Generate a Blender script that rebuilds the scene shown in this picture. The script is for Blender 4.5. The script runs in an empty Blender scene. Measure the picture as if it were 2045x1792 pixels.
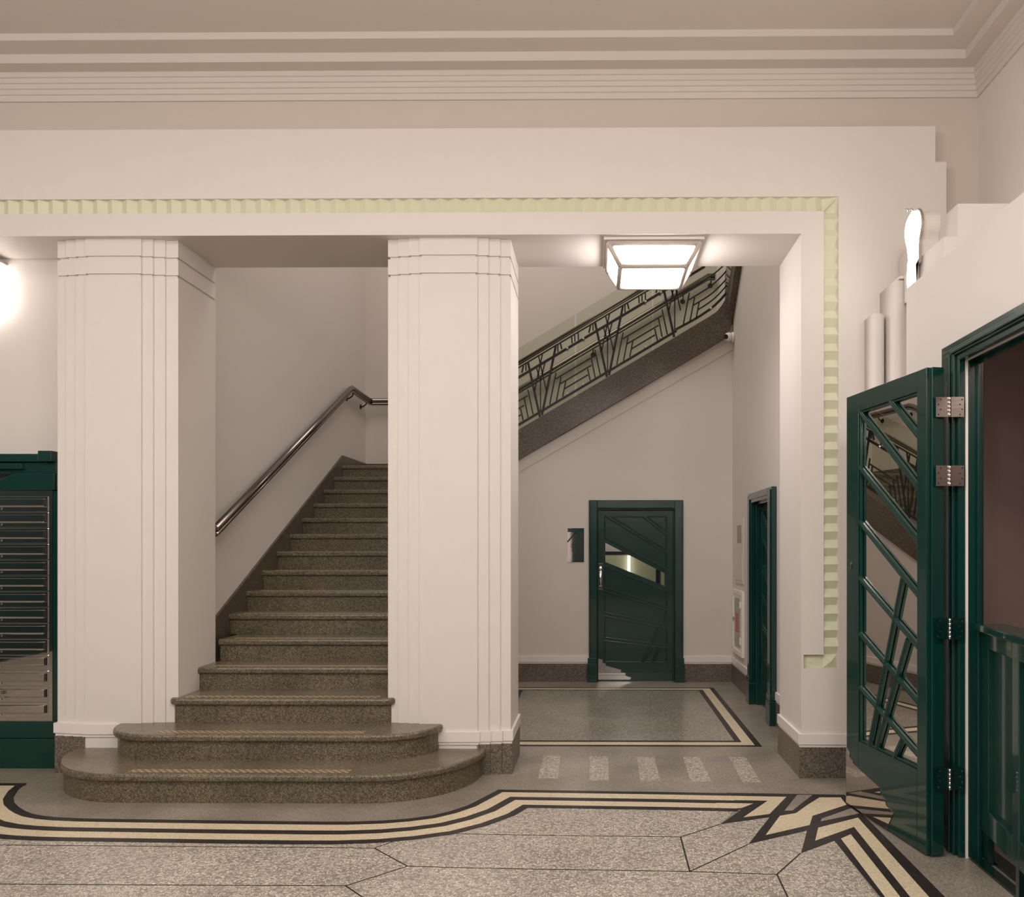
import bpy, bmesh, math, random
from mathutils import Vector, Matrix
random.seed(4)
PI = math.pi
COL = bpy.context.scene.collection
# ---------------------------------------------------------------- camera model
F, CX, CY, EYE, YAW = 1600.0, 1176.0, 1090.0, 1.55, math.radians(0.5)
S_, C_ = math.sin(YAW), math.cos(YAW)
def ray(px, py):
    u = (px - CX) / F; v = (CY - py) / F
    return (-S_ + u * C_, C_ + u * S_, v)
def PY(px, py, Y):
    d = ray(px, py); t = Y / d[1]
    return (d[0] * t, EYE + d[2] * t)
def FL(px, py, z=0.0):
    d = ray(px, py); t = (z - EYE) / d[2]
    return (d[0] * t, d[1] * t)
def XA(px, Y): return PY(px, 1000, Y)[0]
def ZA(px, py, Y): return PY(px, py, Y)[1]
def YA(px, X):
    d = ray(px, 1000); return d[1] * X / d[0]

cam_d = bpy.data.cameras.new('camera'); cam = bpy.data.objects.new('camera', cam_d); COL.objects.link(cam)
cam.location = (0, 0, EYE); cam.rotation_euler = (PI / 2, 0, YAW)
cam_d.sensor_fit = 'HORIZONTAL'; cam_d.sensor_width = 36.0; cam_d.lens = 36.0 * F / 2045.0
cam_d.shift_x = -(CX - 1022.5) / 2045.0; cam_d.shift_y = (CY - 896.0) / 2045.0
cam_d.clip_start = 0.05
bpy.context.scene.camera = cam

# ---------------------------------------------------------------- materials
def lin(c):
    def f(v):
        v /= 255.0
        return v / 12.92 if v <= 0.04045 else ((v + 0.055) / 1.055) ** 2.4
    return (f(c[0]), f(c[1]), f(c[2]), 1.0)
def new_mat(name):
    m = bpy.data.materials.new(name); m.use_nodes = True
    return m, m.node_tree.nodes, m.node_tree.links, m.node_tree.nodes['Principled BSDF']
def simple(name, col, rough=0.5, metal=0.0, bump=0.0, bscale=30.0, coat=0.0, var=0.0):
    m, N, L, B = new_mat(name)
    B.inputs['Base Color'].default_value = lin(col)
    B.inputs['Roughness'].default_value = rough; B.inputs['Metallic'].default_value = metal
    if coat: B.inputs['Coat Weight'].default_value = coat; B.inputs['Coat Roughness'].default_value = 0.05
    tc = N.new('ShaderNodeTexCoord')
    nz = N.new('ShaderNodeTexNoise'); nz.inputs['Scale'].default_value = bscale; nz.inputs['Detail'].default_value = 4
    L.new(tc.outputs['Object'], nz.inputs['Vector'])
    if bump:
        b = N.new('ShaderNodeBump'); b.inputs['Strength'].default_value = bump; b.inputs['Distance'].default_value = 0.01
        L.new(nz.outputs['Fac'], b.inputs['Height']); L.new(b.outputs['Normal'], B.inputs['Normal'])
    if var:
        mx = N.new('ShaderNodeMix'); mx.data_type = 'RGBA'
        c = lin(col)
        mx.inputs[6].default_value = tuple(x * (1 - var) for x in c[:3]) + (1,)
        mx.inputs[7].default_value = tuple(min(1, x * (1 + var)) for x in c[:3]) + (1,)
        L.new(nz.outputs['Fac'], mx.inputs[0]); L.new(mx.outputs[2], B.inputs['Base Color'])
    return m
def terrazzo(name, base, chip, dark, scale, rough=0.3, gap=0.08, mottled=0.25, spec=0.5):
    """chips of stone set in cement: voronoi cells, each with its own tone"""
    m, N, L, B = new_mat(name)
    B.inputs['Roughness'].default_value = rough; B.inputs['Specular IOR Level'].default_value = spec
    g = N.new('ShaderNodeNewGeometry')
    v = N.new('ShaderNodeTexVoronoi'); v.inputs['Scale'].default_value = scale
    e = N.new('ShaderNodeTexVoronoi'); e.feature = 'DISTANCE_TO_EDGE'; e.inputs['Scale'].default_value = scale
    L.new(g.outputs['Position'], v.inputs['Vector']); L.new(g.outputs['Position'], e.inputs['Vector'])
    sep = N.new('ShaderNodeSeparateColor'); L.new(v.outputs['Color'], sep.inputs[0])
    r = N.new('ShaderNodeValToRGB'); el = r.color_ramp.elements
    el[0].position = 0.0; el[0].color = lin(dark); el[1].position = 1.0; el[1].color = lin(chip)
    a = el.new(0.35); a.color = lin(base)
    L.new(sep.outputs[0], r.inputs['Fac'])
    lt = N.new('ShaderNodeMath'); lt.operation = 'LESS_THAN'; lt.inputs[1].default_value = gap
    L.new(e.outputs['Distance'], lt.inputs[0])
    mx = N.new('ShaderNodeMix'); mx.data_type = 'RGBA'; mx.inputs[7].default_value = lin(dark)
    L.new(lt.outputs[0], mx.inputs[0]); L.new(r.outputs['Color'], mx.inputs[6])
    nz = N.new('ShaderNodeTexNoise'); nz.inputs['Scale'].default_value = 2.2; nz.inputs['Detail'].default_value = 6
    L.new(g.outputs['Position'], nz.inputs['Vector'])
    mr = N.new('ShaderNodeMapRange'); mr.inputs['From Min'].default_value = 0.3; mr.inputs['From Max'].default_value = 0.7
    mr.inputs['To Min'].default_value = 1 - mottled; mr.inputs['To Max'].default_value = 1 + mottled * 0.6
    L.new(nz.outputs['Fac'], mr.inputs['Value'])
    mu = N.new('ShaderNodeVectorMath'); mu.operation = 'SCALE'
    L.new(mx.outputs[2], mu.inputs[0]); L.new(mr.outputs[0], mu.inputs['Scale'])
    L.new(mu.outputs[0], B.inputs['Base Color'])
    return m
def emis(name, col, st):
    m, N, L, B = new_mat(name)
    B.inputs['Base Color'].default_value = lin(col)
    B.inputs['Emission Color'].default_value = lin(col); B.inputs['Emission Strength'].default_value = st
    return m
def glass_mat(name, col, rough=0.0):
    m, N, L, B = new_mat(name)
    N.remove(B)
    t = N.new('ShaderNodeBsdfTransparent'); t.inputs[0].default_value = lin(col)
    g = N.new('ShaderNodeBsdfGlossy'); g.inputs['Roughness'].default_value = 0.02
    fr = N.new('ShaderNodeFresnel'); fr.inputs[0].default_value = 1.5
    mx = N.new('ShaderNodeMixShader'); ge = N.new('ShaderNodeNewGeometry'); sb = N.new('ShaderNodeMath'); sb.operation = 'SUBTRACT'; sb.inputs[0].default_value = 1
    ml = N.new('ShaderNodeMath'); ml.operation = 'MULTIPLY'
    L.new(ge.outputs['Backfacing'], sb.inputs[1]); L.new(fr.outputs[0], ml.inputs[0]); L.new(sb.outputs[0], ml.inputs[1])
    L.new(ml.outputs[0], mx.inputs[0]); L.new(t.outputs[0], mx.inputs[1]); L.new(g.outputs[0], mx.inputs[2])
    L.new(mx.outputs[0], N['Material Output'].inputs['Surface'])
    return m
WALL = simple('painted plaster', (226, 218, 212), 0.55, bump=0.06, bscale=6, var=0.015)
WALL_SHADE = simple('shaded upper wall plaster', (212, 199, 189), 0.55, bump=0.06, bscale=6, var=0.015)  # upper wall plaster, its shade put into the colour
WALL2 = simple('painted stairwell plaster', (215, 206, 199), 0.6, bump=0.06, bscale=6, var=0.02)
CEIL = simple('painted ceiling plaster', (220, 209, 200), 0.7, var=0.01, bscale=3)
SKIRT = simple('white gloss skirting paint', (235, 226, 221), 0.3, bump=0.03, bscale=20)
LIME = simple('pale green paint', (222, 222, 194), 0.55, bump=0.04, bscale=20)
GREEN = simple('dark green gloss enamel', (4, 52, 46), 0.22, coat=0.5, bump=0.10, bscale=14)
GREENM = simple('dark green screen paint', (12, 38, 36), 0.5)
def brushed_green():
    m = simple('dark green brushed enamel', (4, 50, 44), 0.24, coat=0.6, bump=0.16, bscale=7)
    N, L = m.node_tree.nodes, m.node_tree.links
    mp = N.new('ShaderNodeMapping'); mp.inputs['Scale'].default_value = (.6, .6, 1.5)
    tc = next(n for n in N if n.type == 'TEX_COORD'); nz = next(n for n in N if n.type == 'TEX_NOISE')
    L.new(tc.outputs['Object'], mp.inputs[0]); L.new(mp.outputs[0], nz.inputs['Vector'])
    return m
GREENB = brushed_green()
GREEND = simple('dark green enamel moulding', (2, 35, 30), 0.2, coat=0.5, bump=0.1, bscale=20)
CHROME = simple('polished chrome', (225, 222, 220), 0.08, 1.0)
STEEL = simple('brushed hinge steel', (178, 168, 162), 0.3, 1.0, bump=0.05, bscale=60)
STEELR = simple('stainless handrail', (128, 121, 116), 0.2, 1.0)
STEELD = simple('dark steel rail', (104, 96, 88), 0.3, 1.0)
POLISH = simple('mirror polished steel', (205, 200, 196), 0.03, 1.0, bump=0.02, bscale=5)
MIRROR = simple('mirrored glass', (246, 243, 237), 0.0, 1.0)
IRON = simple('black painted wrought iron', (26, 23, 21), 0.45)
BLACKP = simple('black screw and plastic', (18, 17, 17), 0.4)
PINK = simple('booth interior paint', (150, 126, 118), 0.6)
LAMPT = emis('lit strip lamp glass', (255, 248, 240), 1.6)
LAMPD = emis('lit wall lamp glass', (255, 246, 240), 4.0)
WHITEL = simple('opaque white lamp casing', (224, 216, 208), 0.4)
GREYM = simple('satin grey lamp metal', (178, 168, 162), 0.35, 0.6)
WHITEG = simple('pale grey lantern metal', (205, 192, 182), 0.4)
RED = simple('red printed notice', (186, 96, 84), 0.6)
NAVY = simple('navy painted trim', (52, 48, 72), 0.5)
TZ_FINE = terrazzo('fine grey terrazzo', (154, 144, 131), (182, 172, 158), (118, 110, 100), 190, 0.28)
TZ_FIELD = terrazzo('coarse pale terrazzo', (180, 171, 158), (214, 206, 191), (138, 129, 119), 75, 0.33, 0.07, 0.12)
TZ_MID = terrazzo('corridor terrazzo', (154, 147, 134), (184, 176, 161), (112, 105, 94), 120, 0.2, 0.07, 0.15)
TZ_STEP = terrazzo('brown step terrazzo', (108, 97, 77), (156, 144, 120), (68, 60, 46), 170, 0.32, 0.07, 0.2)
TZ_TREAD = terrazzo('worn tread terrazzo', (118, 107, 88), (146, 134, 112), (88, 79, 64), 220, 0.27, 0.06, 0.25)
TZ_DARK = terrazzo('dark plinth terrazzo', (120, 108, 96), (158, 146, 132), (74, 65, 57), 150, 0.35, 0.08, 0.2)
TZ_STR = terrazzo('dark stringer terrazzo', (92, 80, 68), (132, 118, 102), (58, 49, 41), 160, 0.35, 0.08, 0.15)
BLK = terrazzo('black terrazzo inlay', (46, 40, 39), (66, 60, 58), (36, 31, 30), 150, 0.35, 0.05, 0.1, 0.2)
CRM = terrazzo('cream terrazzo inlay', (214, 198, 168), (228, 212, 182), (188, 172, 144), 170, 0.3, 0.04, 0.07)
GLASSG = glass_mat('pale green balustrade glass', (243, 246, 238))
GLASSC = glass_mat('clear window glass', (245, 247, 240))
LAMP = emis('lit opal glass', (255, 250, 247), 20.0)
LAMPS = emis('lit opal lamp face', (255, 249, 245), 8.0)
# checker mosaic
def checker_mat():
    m, N, L, B = new_mat('brown and cream mosaic tiles')
    B.inputs['Roughness'].default_value = 0.45
    g = N.new('ShaderNodeNewGeometry'); mp = N.new('ShaderNodeMapping'); mp.inputs['Location'].default_value = (0.003, 0.004, 0.0)
    mp.inputs['Scale'].default_value = (1, 1, 0)
    c = N.new('ShaderNodeTexChecker'); c.inputs['Scale'].default_value = 45
    L.new(g.outputs['Position'], mp.inputs[0]); L.new(mp.outputs[0], c.inputs['Vector'])
    c.inputs['Color1'].default_value = lin((182, 162, 132)); c.inputs['Color2'].default_value = lin((104, 80, 66))
    L.new(c.outputs['Color'], B.inputs['Base Color'])
    return m
CHECK = checker_mat()

# ---------------------------------------------------------------- mesh builder
ORG = {}
class MB:
    def __init__(s): s.v = []; s.f = []; s.m = []; s.sm = []
    def add(s, vs, fs, mi=0, smooth=False):
        b = len(s.v); s.v += [tuple(x) for x in vs]
        for f in fs: s.f.append(tuple(b + i for i in f)); s.m.append(mi); s.sm.append(smooth)
        return s
    def box(s, x0, x1, y0, y1, z0, z1, mi=0):
        return s.add([(x0,y0,z0),(x1,y0,z0),(x1,y1,z0),(x0,y1,z0),(x0,y0,z1),(x1,y0,z1),(x1,y1,z1),(x0,y1,z1)],
              [(0,3,2,1),(4,5,6,7),(0,1,5,4),(1,2,6,5),(2,3,7,6),(3,0,4,7)], mi)
    def prism(s, loop, off, mi=0, smooth_sides=False):
        n = len(loop); off = Vector(off)
        vs = [tuple(p) for p in loop] + [tuple(Vector(p) + off) for p in loop]
        s.add(vs, [tuple(range(n))[::-1], tuple(range(n, 2 * n))], mi)
        b = len(s.v) - 2 * n
        for i in range(n):
            j = (i + 1) % n
            s.f.append((b + i, b + j, b + n + j, b + n + i)); s.m.append(mi); s.sm.append(smooth_sides)
        return s
    def zpoly(s, pts, z0, z1, mi=0, sm=False): return s.prism([(p[0], p[1], z0) for p in pts], (0, 0, z1 - z0), mi, sm)
    def ypoly(s, pts, y0, y1, mi=0): return s.prism([(p[0], y0, p[1]) for p in pts], (0, y1 - y0, 0), mi)
    def xpoly(s, pts, x0, x1, mi=0): return s.prism([(x0, p[0], p[1]) for p in pts], (x1 - x0, 0, 0), mi)
    def tube(s, pts, r, n=10, mi=0, flat=1.0, cap=True):
        pts = [Vector(p) for p in pts]; rings = []
        k = len(pts)
        for i, p in enumerate(pts):
            if i == 0: t = pts[1] - p
            elif i == k - 1: t = p - pts[i - 1]
            else: t = (pts[i + 1] - p).normalized() + (p - pts[i - 1]).normalized()
            t.normalize()
            up = Vector((0, 0, 1)) if abs(t.z) < 0.95 else Vector((0, 1, 0))
            a = t.cross(up).normalized(); b = a.cross(t).normalized()
            rr = r[i] if isinstance(r, (list, tuple)) else r
            sc = 1.0
            if 0 < i < k - 1:
                c = max(0.4, t.dot((pts[i + 1] - p).normalized())); sc = 1 / c
            rings.append([p + a * math.cos(2*PI*j/n) * rr * flat + b * math.sin(2*PI*j/n) * rr * sc for j in range(n)])
        vs = [q for rg in rings for q in rg]; fs = []
        for i in range(k - 1):
            for j in range(n):
                fs.append((i*n + j, i*n + (j+1) % n, (i+1)*n + (j+1) % n, (i+1)*n + j))
        s.add(vs, fs, mi, True)
        if cap:
            b0 = len(s.v) - len(vs)
            s.f.append(tuple(b0 + j for j in range(n))[::-1]); s.m.append(mi); s.sm.append(False)
            s.f.append(tuple(b0 + (k-1)*n + j for j in range(n))); s.m.append(mi); s.sm.append(False)
        return s
    def sphere(s, c, r, n=16, mi=0, sz=1.0):
        vs = []; fs = []; m = n // 2
        for i in range(1, m):
            for j in range(n):
                a = PI*i/m; b = 2*PI*j/n
                vs.append((c[0]+r*math.sin(a)*math.cos(b), c[1]+r*math.sin(a)*math.sin(b), c[2]+r*sz*math.cos(a)))
        for i in range(m - 2):
            for j in range(n): fs.append((i*n+j, (i+1)*n+j, (i+1)*n+(j+1)%n, i*n+(j+1)%n))
        t = len(vs); vs += [(c[0], c[1], c[2]+r*sz), (c[0], c[1], c[2]-r*sz)]
        for j in range(n):
            fs.append((t, j, (j+1) % n)); fs.append((t+1, (m-2)*n+(j+1) % n, (m-2)*n+j))
        return s.add(vs, fs, mi, True)
    def bar(s, a, b, w, d, nrm, mi=0):
        """flat bar from a to b; w wide in the plane across nrm, d thick along nrm (centred)"""
        a = Vector(a); b = Vector(b); t = (b - a).normalized(); nrm = Vector(nrm).normalized()
        q = nrm.cross(t).normalized() * w / 2; h = nrm * d / 2
        return s.prism([a - q - h, a + q - h, b + q - h, b - q - h], nrm * d, mi)
    def build(s, name, mats, parent=None, bevel=0, kind=None, label=None, org=None):
        if not isinstance(mats, (list, tuple)): mats = [mats]
        xs = [v[0] for v in s.v]; ys = [v[1] for v in s.v]; zs = [v[2] for v in s.v]
        o_ = Vector(org) if org else Vector(((min(xs)+max(xs))/2, (min(ys)+max(ys))/2, min(zs)))
        me = bpy.data.meshes.new(name)
        me.from_pydata([tuple(Vector(v) - o_) for v in s.v], [], s.f)
        for m in mats: me.materials.append(m)
        for i, p in enumerate(me.polygons): p.material_index = s.m[i]; p.use_smooth = s.sm[i]
        bm = bmesh.new(); bm.from_mesh(me); bmesh.ops.recalc_face_normals(bm, faces=bm.faces); bm.to_mesh(me); bm.free()
        o = bpy.data.objects.new(name, me); COL.objects.link(o)
        ORG[o.name] = o_
        if parent: o.parent = parent; o.location = o_ - ORG[parent.name]
        else: o.location = o_
        if bevel:
            b = o.modifiers.new('bevel', 'BEVEL'); b.width = bevel; b.segments = 2; b.limit_method = 'ANGLE'; b.angle_limit = 0.7
        if kind: o['kind'] = kind
        if label: o['label'] = label
        return o
def tag(o, label, cat, group=None, kind=None):
    o['label'] = label; o['category'] = cat
    if group: o['group'] = group
    if kind: o['kind'] = kind
    return o
def thing(name, label, cat, loc, group=None, kind=None):
    o = bpy.data.objects.new(name, None); COL.objects.link(o); o.location = loc; o.empty_display_size = 0.1
    ORG[o.name] = Vector(loc)
    return tag(o, label, cat, group, kind)
def struct(mb, name, mats, label, cat, **k): return tag(mb.build(name, mats, **k), label, cat, kind='structure')

# ---------------------------------------------------------------- key dimensions
YB = 5.36          # beam / pier face
YBK = 5.98         # back of beam, pillars and pier
SOF = ZA(900, 469, YB)
YW = 9.12          # corridor back wall
XS = XA(1463, YW)  # corridor right wall
XSL = -2.94        # stair left wall
YSB = 10.2         # stair back wall
XR = XA(1953, 5.46)
XPI = XA(1600, YB) # pier inner edge
XP1 = (XA(115, 5.445), XA(356, 5.445)); XP2 = (XA(775, 5.445), XA(1020, 5.445))
XST = -1.40        # outer face of stair side wall
HT = 8.0
ZC = 4.87          # hall ceiling
HL, HB = -8.0, -5.0
# ================================================================ FLOOR
fl = MB()
fl.box(HL, 3.6, HB, 10.4, -0.1, 0.0, 0)
MI = {'fine': 0, 'field': 1, 'mid': 2, 'blk': 3, 'crm': 4}
def fpoly(pts, mi, z, px=True):
    w = [FL(*p) for p in pts] if px else pts
    fl.add([(a, b, z) for a, b in w], [tuple(range(len(w)))], mi)
def offs(line, d):
    out = []
    for i, p in enumerate(line):
        p = Vector(p)
        if i == 0: n = Vector(line[1]) - p; n = Vector((-n.y, n.x)).normalized(); out.append(p - n * d); continue
        if i == len(line) - 1: n = p - Vector(line[i-1]); n = Vector((-n.y, n.x)).normalized(); out.append(p - n * d); continue
        a = (p - Vector(line[i-1])).normalized(); b = (Vector(line[i+1]) - p).normalized()
        n1 = Vector((-a.y, a.x)); n2 = Vector((-b.y, b.x)); m = (n1 + n2).normalized()
        out.append(p - m * d / max(0.3, m.dot(n1)))
    return [(q.x, q.y) for q in out]
outer_px = [(52.8,1565),(36,1579),(27,1594),(29,1604),(38,1612.5),(50,1620),(65,1626),(88,1630.3),(117,1633),(160,1635),(205,1636),(350,1638),(499,1640),
            (640,1641.5),(700,1641.6),(765,1639.5),(815,1635.5),(862,1629.5),(900,1620.5),(936,1608.5),(995.4,1577.6),(1332,1582.5),(1462,1585.2)]
outer = [FL(*p) for p in outer_px]
O = {d: offs(outer, d) for d in (0, .053, .143, .203, .290, .345)}
def band(d0, d1, mi, z, cut=None):
    a, b = O[d0], O[d1]
    for i in range(len(a) - 1):
        fl.add([(a[i][0],a[i][1],z),(a[i+1][0],a[i+1][1],z),(b[i+1][0],b[i+1][1],z),(b[i][0],b[i][1],z)], [(0,1,2,3)], mi)
# pale field south of the band
fieldpts = O[.290][9:-1] + [FL(1330,1614)] + [FL(1469,1618)] + [FL(*p) for p in [(1438,1647),(1538,1633),(1495,1686),(1613,1660),(1600,1705),(1667,1680),(1760,1800),(2100,2230),(3000,3600)]]
fieldpts = [p for p in fieldpts]
fld = fieldpts + [(2.4, HB), (HL, HB), (HL, FL(0, 1676)[1])]
fl.add([(p[0], p[1], .0006) for p in fld], [tuple(range(len(fld)))], 1)
band(0, .345, 3, .0010)
for i in (0, 1, 2): pass
band(.053, .143, 4, .0014); band(.203, .290, 4, .0014)
fpoly([(-70,1564.6),(54,1565),(50,1570),(-70,1569.5)], 3, .0016)
c9 = lambda L: [(1000 + x/2.556, 1480 + y/2.556) for x, y in L]
# black knot
fpoly(c9([(1150,266),(1755,276),(1800,322),(1832,362),(1925,452),(2045,573),(2700,1236),(3600,2150),(2900,2000),(1937,798),(1703,512),(1533,575),(1563,459),(1265,528),(1372,391),(1120,427),(1228,353),(1150,352)]), 3, .0012)
z4 = .0016
fpoly(c9([(1100,280.5),(1458,287),(1372,375),(1238,392),(1362,307),(1100,302.5)]), 4, z4)
fpoly(c9([(1100,318),(1290,321),(1228,345),(1100,342)]), 4, z4)
fpoly(c9([(1513,276),(1592,277),(1528,326),(1490,357),(1448,359)]), 0, z4)
fpoly(c9([(1628,290),(1735,290),(1765,328),(1592,384),(1577,431),(1352,483),(1425,384),(1508,370),(1566,328)]), 4, z4)
fpoly(c9([(1640,398),(1790,345),(1830,372),(1632,413)]), 0, z4)
def ex(a, b, y):  # extend image line a-b to row y
    t = (y - a[1]) / (b[1] - a[1]); return (a[0] + (b[0]-a[0])*t, y)
a1, b1 = (1713.5,1633.9), (1855,1792); a2, b2 = (1705.6,1652.5), (1817.4,1792); a3, b3 = (1699,1667), (1797.7,1792); a4, b4 = (1679.4,1675.8), (1767.2,1792)
fpoly([(1634,1654), a1, ex(a1,b1,2300), ex(a2,b2,2300), a2, (1628,1680)], 4, z4)
fpoly([a4, a3, ex(a3,b3,2300), ex(a4,b4,2300)], 4, z4)
# thin divider lines
def fline(pts, w=.0085):
    w_ = [FL(*p) for p in pts]
    for p, q in zip(w_, w_[1:]):
        p = Vector(p); q = Vector(q); t = (q - p).normalized(); n = Vector((-t.y, t.x)) * w / 2
        fl.add([(*(p-n), .0009), (*(q-n), .0009), (*(q+n), .0009), (*(p+n), .0009)], [(0,1,2,3)], 3)
fline([(-900,1682),(0,1688.5),(600,1693.2),(747.5,1694.7),(812,1672)])
fline([(882,1665.3),(1000,1667.8),(1359.2,1672.5),(1438,1647)])
fline([(1359.2,1672.5),(1377.5,1741.3),(1493.7,1687.4)])
fline([(747.5,1694.7),(813.5,1730.9),(1000,1735.5),(1377.5,1741.3),(1551.6,1747.2),(1598.6,1705)])
fline([(1551.6,1747.2),(1573,1792),(1650,1960)])
fline([(813.5,1730.9),(690.3,1770),(350,1768.5),(0,1766.5),(-900,1760)])
fline([(690.3,1770),(723,1792),(900,1915)])
# corridor rectangle
def rect(x0, x1, y0, y1, mi, z): fl.add([(x0,y0,z),(x1,y0,z),(x1,y1,z),(x0,y1,z)], [(0,1,2,3)], mi)
xo0, xo1, yo0, yo1 = -.965, XA(1523, FL(1523,1492.5)[1]), FL(1300,1491.5)[1], FL(1200,1373.5)[1]
rect(xo0, xo1, yo0, yo1, 3, .0006); rect(xo0+.05, xo1-.05, yo0+.048, yo1-.05, 4, .0010)
rect(xo0+.135, xo1-.135, yo0+.138, yo1-.135, 3, .0014); rect(xo0+.185, xo1-.185, yo0+.186, yo1-.183, 2, .0018)
for q in ([(222,73),(305,73),(292,193),(188,193)], [(455,80),(548,80),(552,203),(453,203)], [(695,82),(783,82),(815,207),(712,207)],
          [(930,83),(1015,83),(1075,208),(970,208)], [(1163,83),(1250,83),(1328,212),(1235,212)]):
    fpoly(c9(q), 1, .0006)
floor = struct(fl, 'floor', [TZ_FINE, TZ_FIELD, TZ_MID, BLK, CRM], 'speckled grey terrazzo floor with black and cream inlaid bands', 'floor', org=(0,0,0))

# ================================================================ FRONT WALL (beam, stepped panel, pier)
wf = MB()
def R(px0, py0, px1, py1, Y0, Y1, mi=0):
    x0, z1 = PY(px0, py0, YB); x1, z0 = PY(px1, py1, YB); wf.box(x0, x1, Y0, Y1, z0, z1, mi)
ZT1 = ZA(1300, 254.5, YB); ZT2 = ZA(1880, 323, YB); ZG1 = ZA(1400, 393.5, YB); ZG0 = ZA(1400, 422.5, YB)
XG0, XG1 = XA(1645, YB), XA(1674.5, YB); XT1, XT2 = XA(1868, YB), XA(1890, YB)
ZF1, ZF0 = ZA(1620, 1308, YB), ZA(1620, 1336, YB); XF0 = XA(1605, YB)
wf.box(HL, XT1, YB, YBK, ZG1, ZT1); wf.box(XT1, XT2, YB, YBK, ZG1, ZT2)
wf.box(XG1, XT2, YB, YBK, 0, ZG1)
wf.box(HL, XG0, YB, YBK, SOF, ZG0)
wf.box(XPI, XG0, YB, YBK, ZF1, SOF); wf.box(XPI, XF0, YB, YBK, ZF0, ZF1); wf.box(XPI, XG1, YB, YBK, 0, ZF0)
YV = YB + .036
wf.box(HL, XG1, YV, YBK, ZG0, ZG1, 1); wf.box(XG0, XG1, YV, YBK, ZF0, ZG0, 1); wf.box(XF0, XG0, YV, YBK, ZF0, ZF1, 1)
# upper wall
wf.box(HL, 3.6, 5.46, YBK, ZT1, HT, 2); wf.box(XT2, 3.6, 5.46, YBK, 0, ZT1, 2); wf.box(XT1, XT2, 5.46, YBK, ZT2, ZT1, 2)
wall_front = struct(wf, 'wall_front', [WALL, LIME, WALL_SHADE], 'white plaster wall with stepped panel framing the staircase opening', 'wall')
# pale green fluted ornament as one piece of trim
gz = MB(); yr = YB + .004
pitch = .1005; x = XG0 - .003; n = 0
while x > HL:
    gz.prism([(x, YV, ZG0), (x - pitch/2, yr, ZG0), (x - pitch, YV, ZG0)], (0, 0, ZG1 - ZG0)); x -= pitch
# corner mitre block
gz.add([(XG0,YV,ZG0),(XG1,YV,ZG0),(XG1,YV,ZG1),(XG0,YV,ZG1),(XG1,yr,ZG1),(XG0,yr,ZG0)], [(0,1,4,5),(0,5,4,3),(3,4,2),(1,2,4),(0,3,2,1)])
z = ZG0; nz_ = 27; hh = (ZG0 - ZF1) / nz_
while nz_ > 0:
    gz.prism([(XG0, YV, z), (XG0, yr, z - hh*.5), (XG0, YV, z - hh)], (XG1 - XG0, 0, 0)); z -= hh; nz_ -= 1
cx_, cz_ = (XG0+XG1)/2, (ZF0+ZF1)/2
gz.add([(XG0,YV,ZF0),(XG1,YV,ZF0),(XG1,YV,ZF1),(XG0,YV,ZF1),(cx_,yr,cz_)], [(0,1,4),(1,2,4),(2,3,4),(3,0,4),(0,3,2,1)])
gz.add([(XF0,YV-.002,ZF0),(XG0,YV-.002,ZF0),(XG0,YV-.002,ZF1),(XF0,YV-.002,ZF1),(cx_-.14,YV-.012,cz_)], [(0,1,4),(1,2,4),(2,3,4),(3,0,4),(0,3,2,1)])
struct(gz, 'trim_1', [LIME], 'pale green zigzag fluted plaster band framing the opening', 'decorative trim')
# cornice, mitred into the right hand wall
pr = [(0,4.588),(.014,4.588),(.014,4.628),(.024,4.631),(.024,4.662),(.034,4.665),(.034,4.695),(.044,4.698),(.044,4.729),(.054,4.732),(.054,4.765),
      (.155,4.765),(.155,4.825),(.30,4.825),(.30,ZC+.002)]
co = MB(); Yc = 5.46; vs = []; fs = []
for a, z in pr: vs += [(HL, Yc - a, z), (XR - a, Yc - a, z), (XR - a, HB, z)]
for i in range(len(pr) - 1):
    for j in (0, 1): fs.append((3*i+j, 3*i+j+1, 3*i+4+j, 3*i+3+j))
co.add(vs, fs)
struct(co, 'trim_2', [CEIL], 'stepped and reeded plaster cornice running below the ceiling', 'cornice')
struct(MB().box(HL-.1, 3.6, HB-.1, 5.46, ZC, ZC+.12), 'ceiling', [CEIL], 'smooth off-white hall ceiling with stepped edge', 'ceiling')
# right hand wall of hall (above the booth)
struct(MB().box(XR, XR+.15, HB, 5.46, 0, ZC), 'wall_right', [WALL], 'plain warm white side wall rising above the ticket booth', 'wall')
struct(MB().box(HL-.15, HL, HB, 5.46, 0, ZC), 'wall_left', [WALL], 'plain white side wall of the hall', 'wall')
struct(MB().box(HL, 3.6, HB-.15, HB, 0, ZC), 'wall_rear', [WALL], 'plain white rear wall of the hall', 'wall')
# left bay wall
struct(MB().box(HL, XP1[0]+.3, 5.78, YBK-.001, 0, SOF), 'wall_bay', [WALL], 'white wall recessed above the letterbox cabinet', 'wall')
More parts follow.
